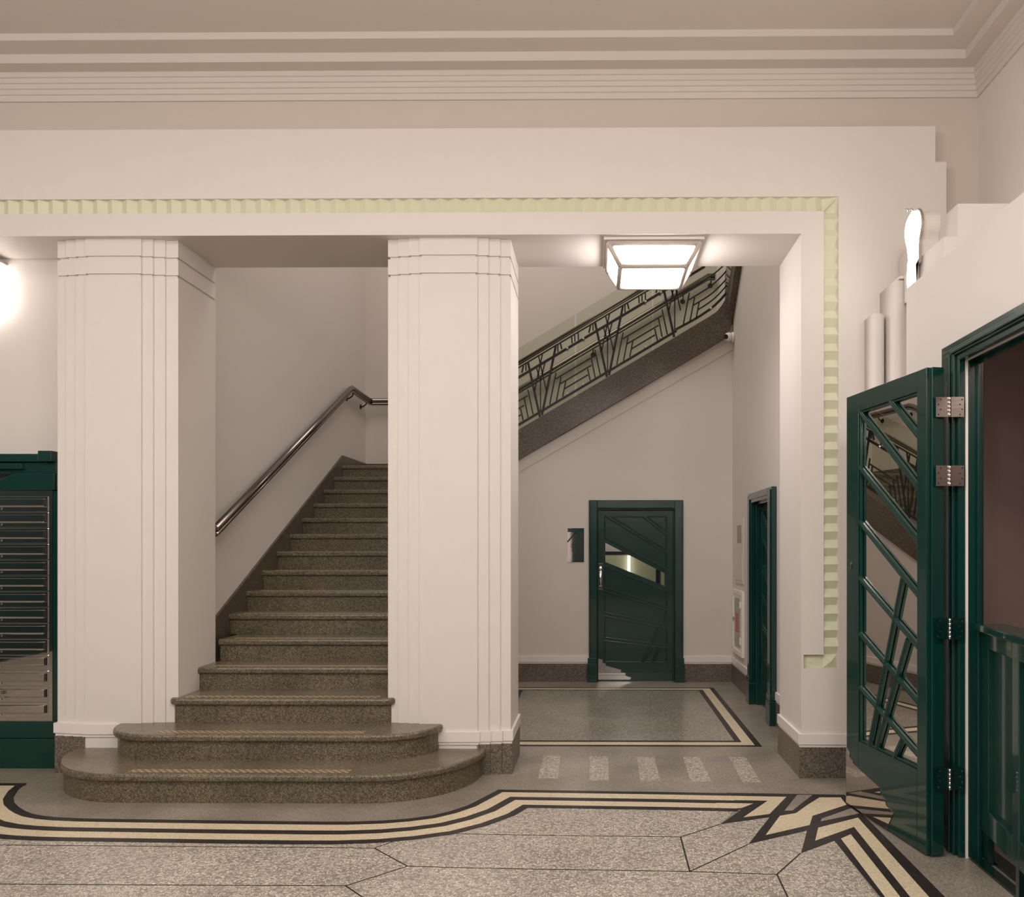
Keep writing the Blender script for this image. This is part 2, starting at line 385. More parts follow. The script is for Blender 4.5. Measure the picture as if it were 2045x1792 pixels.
# stairwell walls
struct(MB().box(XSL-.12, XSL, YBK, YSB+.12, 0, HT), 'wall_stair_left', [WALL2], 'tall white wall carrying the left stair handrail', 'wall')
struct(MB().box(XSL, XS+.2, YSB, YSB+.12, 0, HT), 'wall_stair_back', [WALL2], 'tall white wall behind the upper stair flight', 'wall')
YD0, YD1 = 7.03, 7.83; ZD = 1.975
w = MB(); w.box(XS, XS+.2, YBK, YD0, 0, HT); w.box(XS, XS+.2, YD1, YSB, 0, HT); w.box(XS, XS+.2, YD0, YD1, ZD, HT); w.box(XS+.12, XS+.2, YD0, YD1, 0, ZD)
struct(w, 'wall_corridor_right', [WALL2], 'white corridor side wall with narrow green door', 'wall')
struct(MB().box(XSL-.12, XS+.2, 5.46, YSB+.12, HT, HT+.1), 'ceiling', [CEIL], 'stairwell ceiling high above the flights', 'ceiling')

# ================================================================ STAIRS
NS = 15
zk = lambda k: .178 if k == 1 else (.345 if k == 2 else .514 + .1636 * (k - 3))
yk = lambda k: 4.80 if k == 1 else (5.10 if k == 2 else 5.42 + .318 * (k - 3))     # riser faces
NOSE = .026; TH = .045
XC = (XP1[1] + XP2[0]) / 2
stair = thing('staircase', 'brown terrazzo staircase rising between two white pillars', 'staircase', (XC, 4.8, 0))
def plan_round(half, y0, y1, r, ry, n=10):
    pts = []
    for i in range(n + 1):
        a = PI + (PI/2) * i / n
        pts.append((XC - half + r + r * math.cos(a), y0 + ry + ry * math.sin(a)))
    for i in range(n + 1):
        a = -PI/2 + (PI/2) * i / n
        pts.append((XC + half - r + r * math.cos(a), y0 + ry + ry * math.sin(a)))
    return pts + [(XC + half, y1), (XC - half, y1)]
def slab(mb, pts_in, zlo, zhi):
    """tread with rounded nosing: stack of slightly inset outlines"""
    prof = [(-.012, zlo), (-.002, zlo + .006), (0.0, zlo + .016), (0, zhi - .014), (-.004, zhi - .005), (-.013, zhi)]
    rings = []
    for dn, z in prof: rings.append([(p[0], p[1], z) for p in pts_in(NOSE + dn)])
    n = len(rings[0]); vs = [q for r_ in rings for q in r_]; fs = []
    for i in range(len(rings) - 1):
        for j in range(n): fs.append((i*n+j, i*n+(j+1) % n, (i+1)*n+(j+1) % n, (i+1)*n+j))
    fs += [tuple(range(n))[::-1]]
    mb.add(vs, fs, 0)
    mb.add(rings[-1], [tuple(range(n))], 1)
for k in range(1, NS + 1):
    z1 = zk(k); z0 = zk(k-1) if k > 1 else 0.0
    y0 = yk(k); y1 = yk(k+1) + .01 if k < NS else YSB
    m = MB()
    if k == 1: pf = lambda d: plan_round(1.365 + d, y0 - d, 5.44, .62 + d, .62 + d)
    elif k == 2: pf = lambda d: plan_round(1.075 + d, y0 - d, 5.44, .36 + d, .33 + d)
    elif k == 3: pf = lambda d: plan_round(.742 + d, y0 - d, y1, .05 + d, .03 + d, 4)
    else:
        xl, xr = (XP1[1], XST - .0) if k <= 5 else (XSL + .02, XST - .12)
        if k <= 5: xr = XP2[0]
        pf = lambda d, xl=xl, xr=xr: [(xl, y0 - d), (xr, y0 - d), (xr, y1), (xl, y1)]
    pts = pf(0)
    m.zpoly(pts, z0, z1 - TH + .006, 0)
    slab(m, pf, z1 - TH, z1)
    st = m.build('step', [TZ_STEP, TZ_TREAD], stair)
    if k < 3: x0, x1 = XC - .70, XC + .64
    else: x0, x1 = pts[0][0] + (.09 if k > 3 else .06), pts[1][0] - .04 if k > 3 else XC + .66
    MB().box(x0, x1, y0 + .025, y0 + .088, z1 - .001, z1 + .0012).build('mosaic_strip', [CHECK], st, label='brown and cream checkered mosaic strip')
SL1 = .1636 / .318
nos = lambda y: zk(3) + (y - (yk(3) - NOSE)) * SL1        # nosing line height
ZL = zk(15)
# raked skirting on left wall
sk = MB()
ya, yb = YBK + .003, yk(15) - .02
sk.xpoly([(ya, nos(ya) - .3), (ya, nos(ya) + .10), (yb + .02, ZL + .115), (YSB, ZL + .115), (YSB, ZL), (yb + .05, ZL), (yb, ZL - .25)], XSL, XSL + .022)
sk.box(XSL + .022, XST - .12, YSB - .02, YSB, ZL, ZL + .115)
sk.build('skirting', [TZ_STR], stair, label='dark terrazzo skirting climbing the left wall')
# side stringer of lower flight
yq0, yq1 = YBK + .005, yk(15) + .02
ss = MB(); ss.xpoly([(yq0, nos(yq0) - .227), (yq0, nos(yq0) + .11), (yk(15) - .03, ZL + .11), (yq1, ZL + .11), (yq1, nos(yq1) - .227)], XST - .10, XST + .03)
ss.build('stringer', [TZ_STR], stair, label='dark terrazzo stringer along the open side')
wl = MB(); wl.xpoly([(YBK, 0), (YW + .1, 0), (YW + .1, nos(YW + .1) - .20), (YBK, nos(YBK) - .20)], XST - .12, XST)
struct(wl, 'wall_under_stair', [WALL2], 'white raking wall closing the side of the lower flight', 'wall')

# upper flight ---------------------------------------------------
SL2 = .594
XU0 = XST + .06
zst_top = lambda x: ZA(1036, 858.7, 9.08) + SL2 * (x - XA(1036, 9.08))
zst_bot = lambda x: ZA(1036, 918, 9.08) + SL2 * (x - XA(1036, 9.08))
up = thing('staircase', 'upper stair flight with dark terrazzo stringer rising above the back corridor wall', 'staircase', (0, 9.6, ZL))
nu = 10; rU = .165; tU = rU / SL2
for i in range(nu):
    x0 = XU0 + .17 + tU * i; zt = ZL + rU * (i + 1)
    x1 = x0 + tU + .01 if i < nu - 1 else XS
    m = MB(); m.box(x0, x1, YW + .1, YSB, zt - rU, zt - TH, 0); m.box(x0 - .02, x1, YW + .1, YSB, zt - TH, zt, 1)
    m.build('step', [TZ_STEP, TZ_TREAD], up)
# stringer with swept-up end
def c4(L): return [PY(1240 + x/7.465, 480 + y/7.465, 9.05) for x, y in L]
top_curve = c4([(840,1425),(1130,1250),(1300,1150),(1420,1070),(1500,975),(1570,860),(1640,740)])
bot_curve = c4([(1000,1790),(1540,1465),(1600,1380),(1645,1260),(1665,1100)])
xw = XS - .004
sp = [(XU0-.1, zst_bot(XU0-.1)), bot_curve[0], bot_curve[1], bot_curve[2], bot_curve[3], bot_curve[4], ] + top_curve[::-1] + [(XU0-.1, zst_top(XU0-.1))]
m = MB(); m.ypoly(sp, 9.05, 9.22); m.build('stringer', [TZ_STR], up, label='dark terrazzo stringer with upswept end')
# next flight turning towards the hall: stringer seen edge-on
m = MB(); m.xpoly([(9.23, 3.98), (9.05, 4.12), (8.55, 4.52), (6.4, 5.95), (6.4, 6.5), (8.6, 5.06), (9.1, 4.75), (9.23, 4.66)], XS - .07, XS - .003)
m.build('stringer', [TZ_STR], up)
# soffit under flight to the landing
m = MB(); m.ypoly([(XU0-.1, zst_bot(XU0-.1)+.03), (XS, zst_bot(XS)+.03), (XS, zst_bot(XS)+.10), (XU0-.1, zst_bot(XU0-.1)+.10)], 9.22, YSB)
m.build('soffit', [WALL2], up)

# corridor back wall with door opening
DX0, DX1 = XA(1192.4, YW), XA(1347, YW); DZ = ZA(1270, 1015.7, YW)
zb = lambda x: zst_bot(x) + .02
wb = MB()
wb.ypoly([(XST, 0), (DX0, 0), (DX0, zb(DX0)), (XST, zb(XST))], YW, YW + .12)
wb.ypoly([(DX1, 0), (XS, 0), (XS, 4.3), (bot_curve[3][0], bot_curve[3][1]+.02), (bot_curve[1][0]-.03, bot_curve[1][1]+.02), (DX1, zb(DX1))], YW, YW + .12)
wb.ypoly([(DX0, DZ), (DX1, DZ), (DX1, zb(DX1)), (DX0, zb(DX0))], YW, YW + .12)
wb.ypoly([(XST, zb(XST) - .15), (XA(1455, YW), ZA(1455, 703, YW)), (XS, ZA(1463, 698, YW)), (XS, 4.0), (XA(1450,YW), ZA(1450,690,YW)+.02), (XST, zb(XST))], YW - .012, YW)
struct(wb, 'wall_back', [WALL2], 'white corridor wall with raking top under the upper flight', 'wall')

# skirtings (white moulding) and terrazzo plinths
def skirt_y(x0, x1, Y, mb, mp, dz=0.0):   # facing -Y
    mb.box(x0, x1, Y - .018, Y, .226 + dz, .294 + dz); mb.box(x0, x1, Y - .009, Y, .206 + dz, .224 + dz); mp.box(x0, x1, Y - .012, Y, 0, .206 + dz)
def skirt_x(y0, y1, X, s, mb, mp, dz=0.0):
    def b(M, t, z0, z1): M.box(min(X, X + s*t), max(X, X + s*t), y0, y1, z0, z1)
    b(mb, .018, .226 + dz, .294 + dz); b(mb, .009, .206 + dz, .224 + dz); b(mp, .012, 0, .206 + dz)
def base(name, fnlist, label):
    a, b = MB(), MB()
    for f in fnlist: f(a, b)
    n = len(a.v); a.v += b.v; a.f += [tuple(i + n for i in f) for f in b.f]; a.m += [1] * len(b.f); a.sm += b.sm
    return struct(a, name, [SKIRT, TZ_DARK], label, 'baseboard')
FX0, FX1 = XA(1176, YW), XA(1364.2, YW)
base('baseboard_back', [lambda a, b: skirt_y(XST + .012, FX0, YW, a, b), lambda a, b: skirt_y(FX1, XS - .012, YW, a, b)], 'white moulding over dark terrazzo plinth beside the back door')
base('baseboard_right', [lambda a, b: skirt_x(7.975, YW, XS, -1, a, b), lambda a, b: skirt_x(YBK, 6.885, XS, -1, a, b)], 'white moulding over terrazzo plinth beside the side door')
base('baseboard_left', [lambda a, b: skirt_x(YBK, YW, XST, 1, a, b)], 'white moulding over terrazzo plinth below the stair')
base('baseboard_pier', [lambda a, b: skirt_y(XPI - .015, XT2, YB, a, b), lambda a, b: skirt_x(YB, YBK + .012, XPI, -1, a, b)], 'white moulding over terrazzo plinth around the right pier')

# ================================================================ PILLARS
def pillar(name, bands, X0, X1, label, dz, plinth_ranges):
    t = thing(name, label, 'pillar', ((X0+X1)/2, 5.7, 0))
    ys = [5.445, 5.432, 5.419, 5.405, 5.419, 5.432, 5.445]
    xb = [XA(p, y) for p, y in zip(bands, [5.445, 5.438, 5.425, 5.41, 5.41, 5.425, 5.438, 5.445])]
    xb[0], xb[-1] = X0, X1
    def outl(i=0.0):
        p = []
        for j in range(7):
            xa, xe = xb[j] + (i if j <= 3 else 0) , xb[j+1] - (i if j >= 3 else 0)
            p += [(xa, ys[j] + i), (xe, ys[j] + i)]
        q = [p[0]]
        for j in range(1, len(p)): q.append(p[j])
        # keep step corners on common x
        for j in range(1, 13, 2):
            xm = p[j+1][0] if j < 6 else p[j][0]
            q[j] = (xm, q[j][1]); q[j+1] = (xm, q[j+1][1])
        return q + [(X1 - i, YBK), (X0 + i, YBK)]
    zs = [(3.379, 3.396), (3.500, 3.517)]
    MB().zpoly(outl(), 0, zs[0][0]).build('shaft', [WALL], t)
    c = MB(); c.zpoly(outl(.012), *zs[0]); c.zpoly(outl(), zs[0][1], zs[1][0]); c.zpoly(outl(.012), *zs[1]); c.zpoly(outl(), zs[1][1], SOF)
    c.build('capital', [WALL], t)
    a, b = MB(), MB()
    a.zpoly(outl(-.017), .226 + dz, .294 + dz); a.zpoly(outl(-.009), .206 + dz, .2265 + dz)
    a.build('skirting', [SKIRT], t)
    for r0, r1 in plinth_ranges:
        o = [p for p in outl(-.012)]
        lo, hi = (X0 - .02 if r0 is None else xb[r0]), (X1 + .02 if r1 is None else xb[r1])
        q = [(min(max(p[0], lo), hi), p[1]) for p in o]
        b.zpoly(q, 0, .206 + dz)
    b.build('plinth', [TZ_DARK], t)
    return t
pillar('pillar', [115, 132.7, 151.8, 171, 282.7, 306.6, 330.6, 356], XP1[0], XP1[1], 'broad white fluted pillar left of the staircase', .047, [(None, 3)])
pillar('pillar', [775, 795.7, 816.5, 838, 953.5, 976, 999, 1020], XP2[0], XP2[1], 'broad white fluted pillar between staircase and corridor', 0, [(4, None)])

# ================================================================ HANDRAILS
def rail(pts, name='rail', parent=None, r=.024):
    m = MB(); m.tube(pts, r, 14, 0, 1.15)
    m.tube([Vector(p) - Vector((0, 0, r * 1.55)) for p in pts], r * .62, 8, 0, 1.5)
    return m.build(name, [STEELR], parent)
def bracket(p, toward, parent):
    p = Vector(p); t = Vector(toward)
    m = MB(); m.tube([p + Vector((0,0,-.035)), p + Vector((0,0,-.075)) + t*.02, p + Vector((0,0,-.10)) + t*.055, p + Vector((0,0,-.10)) + t*.078], .008, 8)
    q = p + Vector((0,0,-.10)) + t*.078
    m.tube([q, q + t*.006], .032, 12)
    return m.build('bracket', [IRON], parent)
xr_ = XSL + .085; yr_ = YSB - .085
hr = thing('handrail', 'polished steel handrail on the left stair wall', 'handrail', (xr_, 5.9, zk(3)))
HZ = 1.86 + 1.52
pz = lambda y: 3.385 - (9.31 - y) * .5145
zl_ = 3.385
xd = XST - .02
xe = 1.44
xu = XA(1036, yr_); zu = ZA(1036, 778.5, yr_)
x_b = xu - (zu - zl_) / SL2
pts = [(xr_, 5.985, pz(5.985)), (xr_, 9.28, pz(9.28)), (xr_, 9.36, zl_+.012), (xr_, yr_ - .03, zl_), (xr_ + .03, yr_, zl_), (x_b, yr_, zl_ + .005), (xe - .02, yr_, zl_ + (xe - x_b) * SL2), (XS - .05, yr_, zl_ + (xe - x_b) * SL2)]
rail(pts, 'rail', hr, .027)
for y in (6.25, 7.35, 8.75): bracket((xr_, y, pz(y)), (-1, 0, 0), hr)
bracket((xr_, 9.42, zl_), (-1, 0, 0), hr); bracket((xr_, 9.98, zl_), (-1, 0, 0), hr)
bracket((XA(1184.5, yr_), yr_, zl_ + (XA(1184.5, yr_) - x_b) * SL2), (0, 1, 0), hr)
bracket((XA(1364.5, yr_), yr_, zl_ + (XA(1364.5, yr_) - x_b) * SL2), (0, 1, 0), hr)
bracket((XS - .1, yr_, zl_ + (xe - x_b) * SL2), (0, 1, 0), hr)

# ================================================================ BALUSTRADES
YI = 9.10
def c3w(x, y):      # crop pixel -> (u along, v above stringer-top line)
    X, Z = PY(1030 + x/5.973, 600 + y/5.973, YI)
    return X, Z - zst_top(X)
MOD = XA(1030 + 1100/5.973, YI) - XA(1030 + 300/5.973, YI)
seg_v = []   # (pts, width)
def sg(p, q, w=.0150): seg_v.append((c3w(*p), c3w(*q), w))
sg((945,262),(1088,915), .026); sg((1278,68),(1112,895), .026)
sg((1072,188),(1165,600)); sg((1118,163),(1025,600)); sg((1045,320),(1095,485)); sg((1150,262),(1095,485)); sg((1095,480),(1095,850), .014)
sg((1280,385),(1205,765)); sg((1340,440),(1285,722)); sg((1397,488),(1360,672))
sg((1275,462),(1745,182)); sg((1325,522),(1703,298)); sg((1380,580),(1662,412))
sg((1745,112),(1808,408)); sg((1703,218),(1748,445)); sg((1658,340),(1690,480))
sg((895,285),(873,388), .018); sg((920,275),(922,362)); 
sg((1303,45),(1303,140)); sg((1332,35),(1350,105), .018)
sg((1468,-40),(1472,35)); sg((1505,-62),(1507,15)); sg((1545,-85),(1548,-5))
rails_v = [(.062, .026), (.600, .028), (.712, .015)]
def balustrade(label, to3, nrm, u0, u1, mods, gl, base_loc, extra=None, uv0=0.0):
    t = thing('balustrade', label, 'balustrade', base_loc)
    g = MB()
    for v, w in rails_v:
        e0 = u1 if not extra else extra['end'][v]
        g.bar(to3(u0, v), to3(e0, v), w, .014, nrm)
    for k in mods:
        for (a, b, w) in seg_v:
            ua, ub = a[0] + k * MOD, b[0] + k * MOD
            if min(ua, ub) < u0 or max(ua, ub) > u1: continue
            g.bar(to3(ua, a[1]), to3(ub, b[1]), w, .012, nrm)
    if extra: extra['draw'](g)
    g.build('ironwork', [IRON], t)
    # handrail above
    m = MB(); e0 = extra['hand'] if extra else u1
    off = Vector(nrm) * -.03
    m.tube([to3(u0, .775) , to3(e0, .775)], .015, 12); m.tube([Vector(to3(u0, .745)), Vector(to3(e0, .745))], .009, 6)
    m.build('handrail', [STEELD], t)
    n = Vector(nrm).normalized()
    for i, (g0, g1) in enumerate(gl):
        m = MB(); q = [Vector(to3(g0, -.03)), Vector(to3(g1, -.03)), Vector(to3(g1, .95)), Vector(to3(g0, .95))]
        m.prism([p + n * .055 for p in q], n * .012); m.build('glass_panel', [GLASSG], t)
    for g0, g1 in gl:
        for uu in (g0 + .08, g1 - .08):
            for vv in (.085, .60):
                p = Vector(to3(uu, vv))
                m = MB(); m.tube([p - n * .03, p + n * .085], .013, 10); m.build('standoff_bolt', [CHROME], t)
    return t
to_u = lambda u, v: (u, YI, zst_top(u) + v)
gl_u = [(XU0 - .15, XA(1090, YI)), (XA(1107, YI) - .07, XA(1297, YI)), (XA(1301, YI), XA(1436, YI))]
gl_u = [(XU0 - .02, XA(1148.5, YI) - .008 - .0), (XA(1151, YI), XA(1303, YI)), (XA(1305.5, YI), XA(1433, YI))]
def crv(g, L, w=.0150):
    pts = [PY(1240 + x/7.465, 480 + y/7.465, YI) for x, y in L]
    for a, b in zip(pts, pts[1:]): 
        g.bar((a[0], YI, a[1]), (b[0], YI, b[1]), w, .012, (0, 1, 0))
def smooth(L, n=4):
    out = []
    P = [L[0]] + L + [L[-1]]
    for i in range(1, len(P) - 2):
        for j in range(n):
            t = j / n; a, b, c, d = P[i-1], P[i], P[i+1], P[i+2]
            out.append(tuple(.5*((2*b[q]) + (-a[q]+c[q])*t + (2*a[q]-5*b[q]+4*c[q]-d[q])*t*t + (-a[q]+3*b[q]-3*c[q]+d[q])*t**3) for q in (0, 1)))
    out.append(L[-1]); return out
def draw_end(g):
    crv(g, smooth([(820,1330),(1130,1160),(1350,1010),(1500,870),(1650,690)]), .026)
    crv(g, smooth([(1010,890),(1160,800),(1330,690),(1480,560),(1620,400)]))
    crv(g, smooth([(1080,970),(1300,835),(1460,700),(1640,500)]))
    crv(g, smooth([(1150,1035),(1300,940),(1450,815),(1640,600)]))
    crv(g, smooth([(900,805),(1080,715),(1260,590),(1400,490),(1510,395),(1620,280)]), .014)
    crv(g, [(1020,785),(930,1262)]); crv(g, [(1097,855),(1030,1212)]); crv(g, [(1167,922),(1122,1162)])
uE = XA(1240 + 830/7.465, YI)
ex_u = {'end': {.062: uE, .600: XA(1240+1250/7.465, YI), .712: XA(1440, YI)}, 'draw': draw_end, 'hand': XA(1440, YI)}
cut = XA(1240 + 1000/7.465, YI)
balustrade('black iron balustrade with glass panels on the upper flight', to_u, (0, 1, 0), XU0, XA(1362, YI), [-2, -1, 0, 1], gl_u, (XU0, YI, ZL), ex_u)
# lower flight balustrade (seen reflected in the open door)
XI = XST - .03
to_l = lambda u, v: (XI, u, nos(u) + .11 + v)
y_a, y_b = YBK + .02, yk(15) - .02
u_sh = -(c3w(1095, 850)[0])
def to_l2(u, v): return to_l(u + 7.6, v)
balustrade('black iron balustrade with glass panels on the lower flight', to_l2, (-1, 0, 0), y_a - 7.6, y_b - 7.6, [-3, -2, -1, 0, 1, 2, 3], [(y_a - 7.6, -.62), (-.61, .48), (.49, y_b - 7.6)], (XI, y_a, nos(y_a)))
# glass of the turning flight
m = MB(); m.xpoly([(9.0, 4.35), (9.0, 5.35), (7.2, 6.4), (7.2, 5.4)], XS - .09, XS - .078)
tag(m.build('glass_panel', [GLASSG]), 'glass panel edge at the turn of the upper stair', 'glass panel')

# ================================================================ CEILING LANTERN (soffit light)
def lantern(cx, cy, label):
    t = thing('ceiling_lantern', label, 'ceiling light', (cx, cy, SOF), 'square lanterns under the beam' if False else None)
    x0, x1, y0, y1 = cx-.34, cx+.34, cy-.285, cy+.285
    MB().box(x0, x1, y0, y1, SOF-.022, SOF).build('ceiling_plate', [SKIRT], t, bevel=.004)
    z1, z0 = SOF - .045, SOF - .182
    xa, xb, ya, yb = cx-.305, cx+.305, cy-.27, cy+.27
    MB().box(xa, xb, ya, yb, z1, SOF-.022).build('canopy', [GREYM], t)
    a = [(xa,ya,z1),(xb,ya,z1),(xb,yb,z1),(xa,yb,z1)]; w = .225
    b = [(cx-w,cy-.235,z0),(cx+w,cy-.235,z0),(cx+w,cy+.225,z0),(cx-w,cy+.225,z0)]
    g = MB(); g.add(a + b, [(0,1,2,3),(4,7,6,5),(0,4,5,1),(1,5,6,2),(2,6,7,3),(3,7,4,0)])
    g.build('glass_shade', [LAMP], t)
    f = MB()
    for i in range(4):
        j = (i + 1) % 4
        f.tube([a[i], a[j]], .018, 6); f.tube([b[i], b[j]], .018, 6); f.tube([a[i], b[i]], .018, 6)
    f.build('frame', [WHITEG], t)
    return t
lx = (XA(1205, 5.40) + XA(1405, 5.40)) / 2
lantern(lx + .005, 5.68, 'lit square glass lantern fixed under the beam')
# left wall lamp, only its edge in view
t = thing('wall_lamp', 'lit opal wall lamp above the letterboxes at the far left', 'wall lamp', (XA(-25, 5.7), 5.78, 3.2))
xr1 = XA(-14, 5.64)
MB().box(xr1-.26, xr1-.015, 5.66, 5.765, 3.22, 3.585).build('glass_shade', [LAMPD], t)
MB().box(xr1-.28, xr1, 5.64, 5.78, 3.585, 3.605).build('cap', [GREYM], t)

# ================================================================ DOORS
def door_map(x, y): return PY(1160 + x/4.48, 980 + y/4.48, YW)
YL = YW + .05                     # leaf face
d1 = thing('door_1', 'dark green panelled door with slanting window in the back wall', 'door', ((DX0+DX1)/2, YW, 0), kind='structure')
ZO = ZA(1270, 999, YW - .03)
fr = MB()
for x0, x1 in ((FX0, DX0), (DX1, FX1)):
    fr.box(x0, x1, YW-.03, YW, 0, ZO)
    q = (x0+.014, x1) if x0 == FX0 else (x0, x1-.014)
    fr.box(q[0], q[1], YW-.04, YW-.03, 0, ZO-.014)
fr.box(DX0, DX1, YW-.03, YW, DZ, ZO); fr.box(DX0, DX1, YW-.04, YW-.03, DZ, ZO-.014)
for s, x in ((1, DX0), (-1, DX1)):
    fr.box(min(x, x+s*.014), max(x, x+s*.014), YW-.02, YL+.06, 0, DZ)
fr.box(DX0, DX1, YW-.02, YL+.06, DZ-.014, DZ)
fr.build('frame', [GREENB], d1, bevel=.006)
for x0, x1 in ((XA(1172.5, YW), DX0), (DX1, XA(1366.5, YW))):
    b = MB(); b.box(x0, x1, YW-.055, YW, 0, .21); b.box(x0+.008, x1-.006, YW-.048, YW, .21, .275)
    for i in range(3): b.box(x0+.02+i*.03, x0+.03+i*.03, YW-.06, YW-.055, .02, .19)
    b.build('plinth_block', [GREEN], d1, bevel=.004)
lw = [door_map(*p) for p in [(220,468),(752,742),(752,855),(220,640)]]
lx0, lx1, lz1 = DX0 + .014, DX1 - .014, DZ - .014
lf = MB()
wl0, wl1 = lw[0][0], lw[1][0]
lf.box(lx0, wl0, YL, YL+.045, .005, lz1); lf.box(wl1, lx1, YL, YL+.045, .005, lz1)
lf.ypoly([(wl0, .005), (wl1, .005), lw[2], lw[3]], YL, YL+.045); lf.ypoly([lw[0], lw[1], (wl1, lz1), (wl0, lz1)], YL, YL+.045)
leaf = lf.build('leaf', [GREENB], d1)
panels = [[(275,232),(555,232),(768,400),(768,530)], [(595,230),(768,232),(768,370)], [(215,225),(770,562),(768,708),(215,420)],
          [(215,680),(768,905),(768,1045),(215,870)], [(215,900),(768,1070),(745,1205),(215,1095)], [(215,1125),(700,1225),(630,1370),(215,1318)],
          [(215,1348),(610,1395),(545,1540),(215,1535)], [(725,1235),(770,1240),(770,1385),(660,1370)], [(650,1400),(690,1400),(640,1540),(570,1540)],
          [(720,1410),(770,1410),(770,1540),(655,1540)]]
mo = MB()
for P in panels:
    q = [door_map(*p) for p in P]
    for a, b in zip(q, q[1:] + q[:1]):
        if a[1] > lz1: a = (a[0], lz1)
        mo.bar((a[0], YL-.005, a[1]), (b[0], YL-.005, b[1]), .014, .022, (0, 1, 0))
mo.build('panel_moulding', [GREEN], leaf, bevel=.005)
MB().ypoly(lw, YL+.02, YL+.026).build('glass_pane', [GLASSC], leaf)
kp = [door_map(*p) for p in [(147,1505),(195,1520),(197,1550),(222,1552),(222,1572),(362,1610),(357,1630),(402,1640),(398,1662),(455,1680),(440,1698),(147,1698)]]
MB().ypoly(kp, YL-.006, YL).build('kick_plate', [POLISH], leaf, label='stepped polished steel kick plate')
hx0, hx1 = XA(1194.1, YL), XA(1204.6, YL); hz1, hz0 = ZA(1199, 1125.3, YL), ZA(1199, 1178, YL)
MB().box(hx0, hx1, YL-.006, YL, hz0, hz1).build('handle_plate', [CHROME], leaf, bevel=.003)
hc = (hx0+hx1)/2
MB().tube([(hc, YL-.004, hz1-.05), (hc, YL-.05, hz1-.065), (hc, YL-.055, hz1-.10), (hc, YL-.055, hz0+.10), (hc, YL-.05, hz0+.065), (hc, YL-.004, hz0+.05)], [.014,.014,.017,.017,.014,.014], 12).build('handle', [CHROME], leaf)
# lobby seen through the slanting window
lb = MB(); lb.box(DX0-.05, XS, YSB-.03, YSB-.001, 0, 1.435, 1); lb.box(DX0-.05, XS, YSB-.035, YSB-.001, 1.435, 1.475, 2); lb.box(DX0-.05, XS, YSB-.03, YSB-.001, 1.475, 2.4, 0)
xv = XA(1310, YSB-.05); lb.box(xv, xv+.05, YSB-.045, YSB-.03, 0, 1.43, 2)
struct(lb, 'trim_3', [WALL, LIME, NAVY], 'pale green wall with navy trim seen through the door window', 'wall panel')
xt = XA(1256, YSB-.08)
t = thing('wall_lamp', 'narrow lit strip lamp glimpsed through the slanting door window', 'wall lamp', (xt, YSB-.05, 1.1))
m = MB()
for i in range(3): m.box(xt-.018, xt+.018, YSB-.08, YSB-.045, 1.10 + i*.11, 1.204 + i*.11)
m.build('glass_tube', [LAMPT], t); MB().box(xt-.01, xt+.01, YSB-.046, YSB-.036, 1.10, 1.42).build('backplate', [GREYM], t)

# side door (door_2)
d2 = thing('door_2', 'narrow dark green panelled door seen edge-on in the corridor side wall', 'door', (XS, (YD0+YD1)/2, 0), kind='structure')
fr = MB(); yo, yn = 7.96, 6.895; xo_ = XS - .045; ztop = 2.06
fr.box(xo_, XS, YD1-.01, yo, 0, ztop); fr.box(xo_, XS, yn, YD0+.01, 0, ztop); fr.box(xo_, XS, YD0+.01, YD1-.01, ZD-.01, ztop)
fr.box(xo_-.012, xo_, YD1+.02, yo-.02, 0, ztop-.02); fr.box(xo_-.012, xo_, yn+.02, YD0-.02, 0, ztop-.02); fr.box(xo_-.011, xo_, YD0-.02, YD1+.02, ZD+.02, ztop-.021)
fr.box(XS, XS+.07, YD1-.03, YD1, 0, ZD); fr.box(XS, XS+.07, YD0, YD0+.03, 0, ZD); fr.box(XS, XS+.07, YD0, YD1, ZD-.03, ZD)
fr.build('frame', [GREEN], d2, bevel=.005)
for a, b in ((YD1-.012, yo+.012), (yn-.012, YD0+.012)):
    m = MB(); m.box(xo_-.02, XS, a, b, 0, .21); m.box(xo_-.016, XS, a+.008, b-.008, .21, .27); m.build('plinth_block', [GREEN], d2, bevel=.004)
XL2 = XS + .055
def sd(x, y):   # same panel pattern, mirrored into the side door
    X, Z = door_map(x, y); f = (X - DX0) / (DX1 - DX0)
    return YD1 - f * (YD1 - YD0), Z
sw = [sd(*p) for p in [(220,468),(752,742),(752,855),(220,640)]]
lf = MB()
lf.xpoly([(YD1-.03,.005),(sw[0][0],.005),(sw[0][0],ZD-.03),(YD1-.03,ZD-.03)], XL2, XL2+.04); lf.xpoly([(sw[1][0],.005),(YD0+.03,.005),(YD0+.03,ZD-.03),(sw[1][0],ZD-.03)], XL2, XL2+.04)
lf.xpoly([(sw[0][0],.005),(sw[1][0],.005),sw[2],sw[3]], XL2, XL2+.04); lf.xpoly([sw[0],sw[1],(sw[1][0],ZD-.03),(sw[0][0],ZD-.03)], XL2, XL2+.04)
leaf2 = lf.build('leaf', [GREEN], d2)
mo = MB()
for P in panels:
    q = [sd(*p) for p in P]
    q = [(a, min(b, ZD-.04)) for a, b in q]
    for a, b in zip(q, q[1:] + q[:1]): mo.bar((XL2-.003, a[0], a[1]), (XL2-.003, b[0], b[1]), .014, .016, (1, 0, 0))
mo.build('panel_moulding', [GREEN], leaf2, bevel=.003)
MB().xpoly(sw, XL2+.02, XL2+.026).build('glass_pane', [GREEN], leaf2)

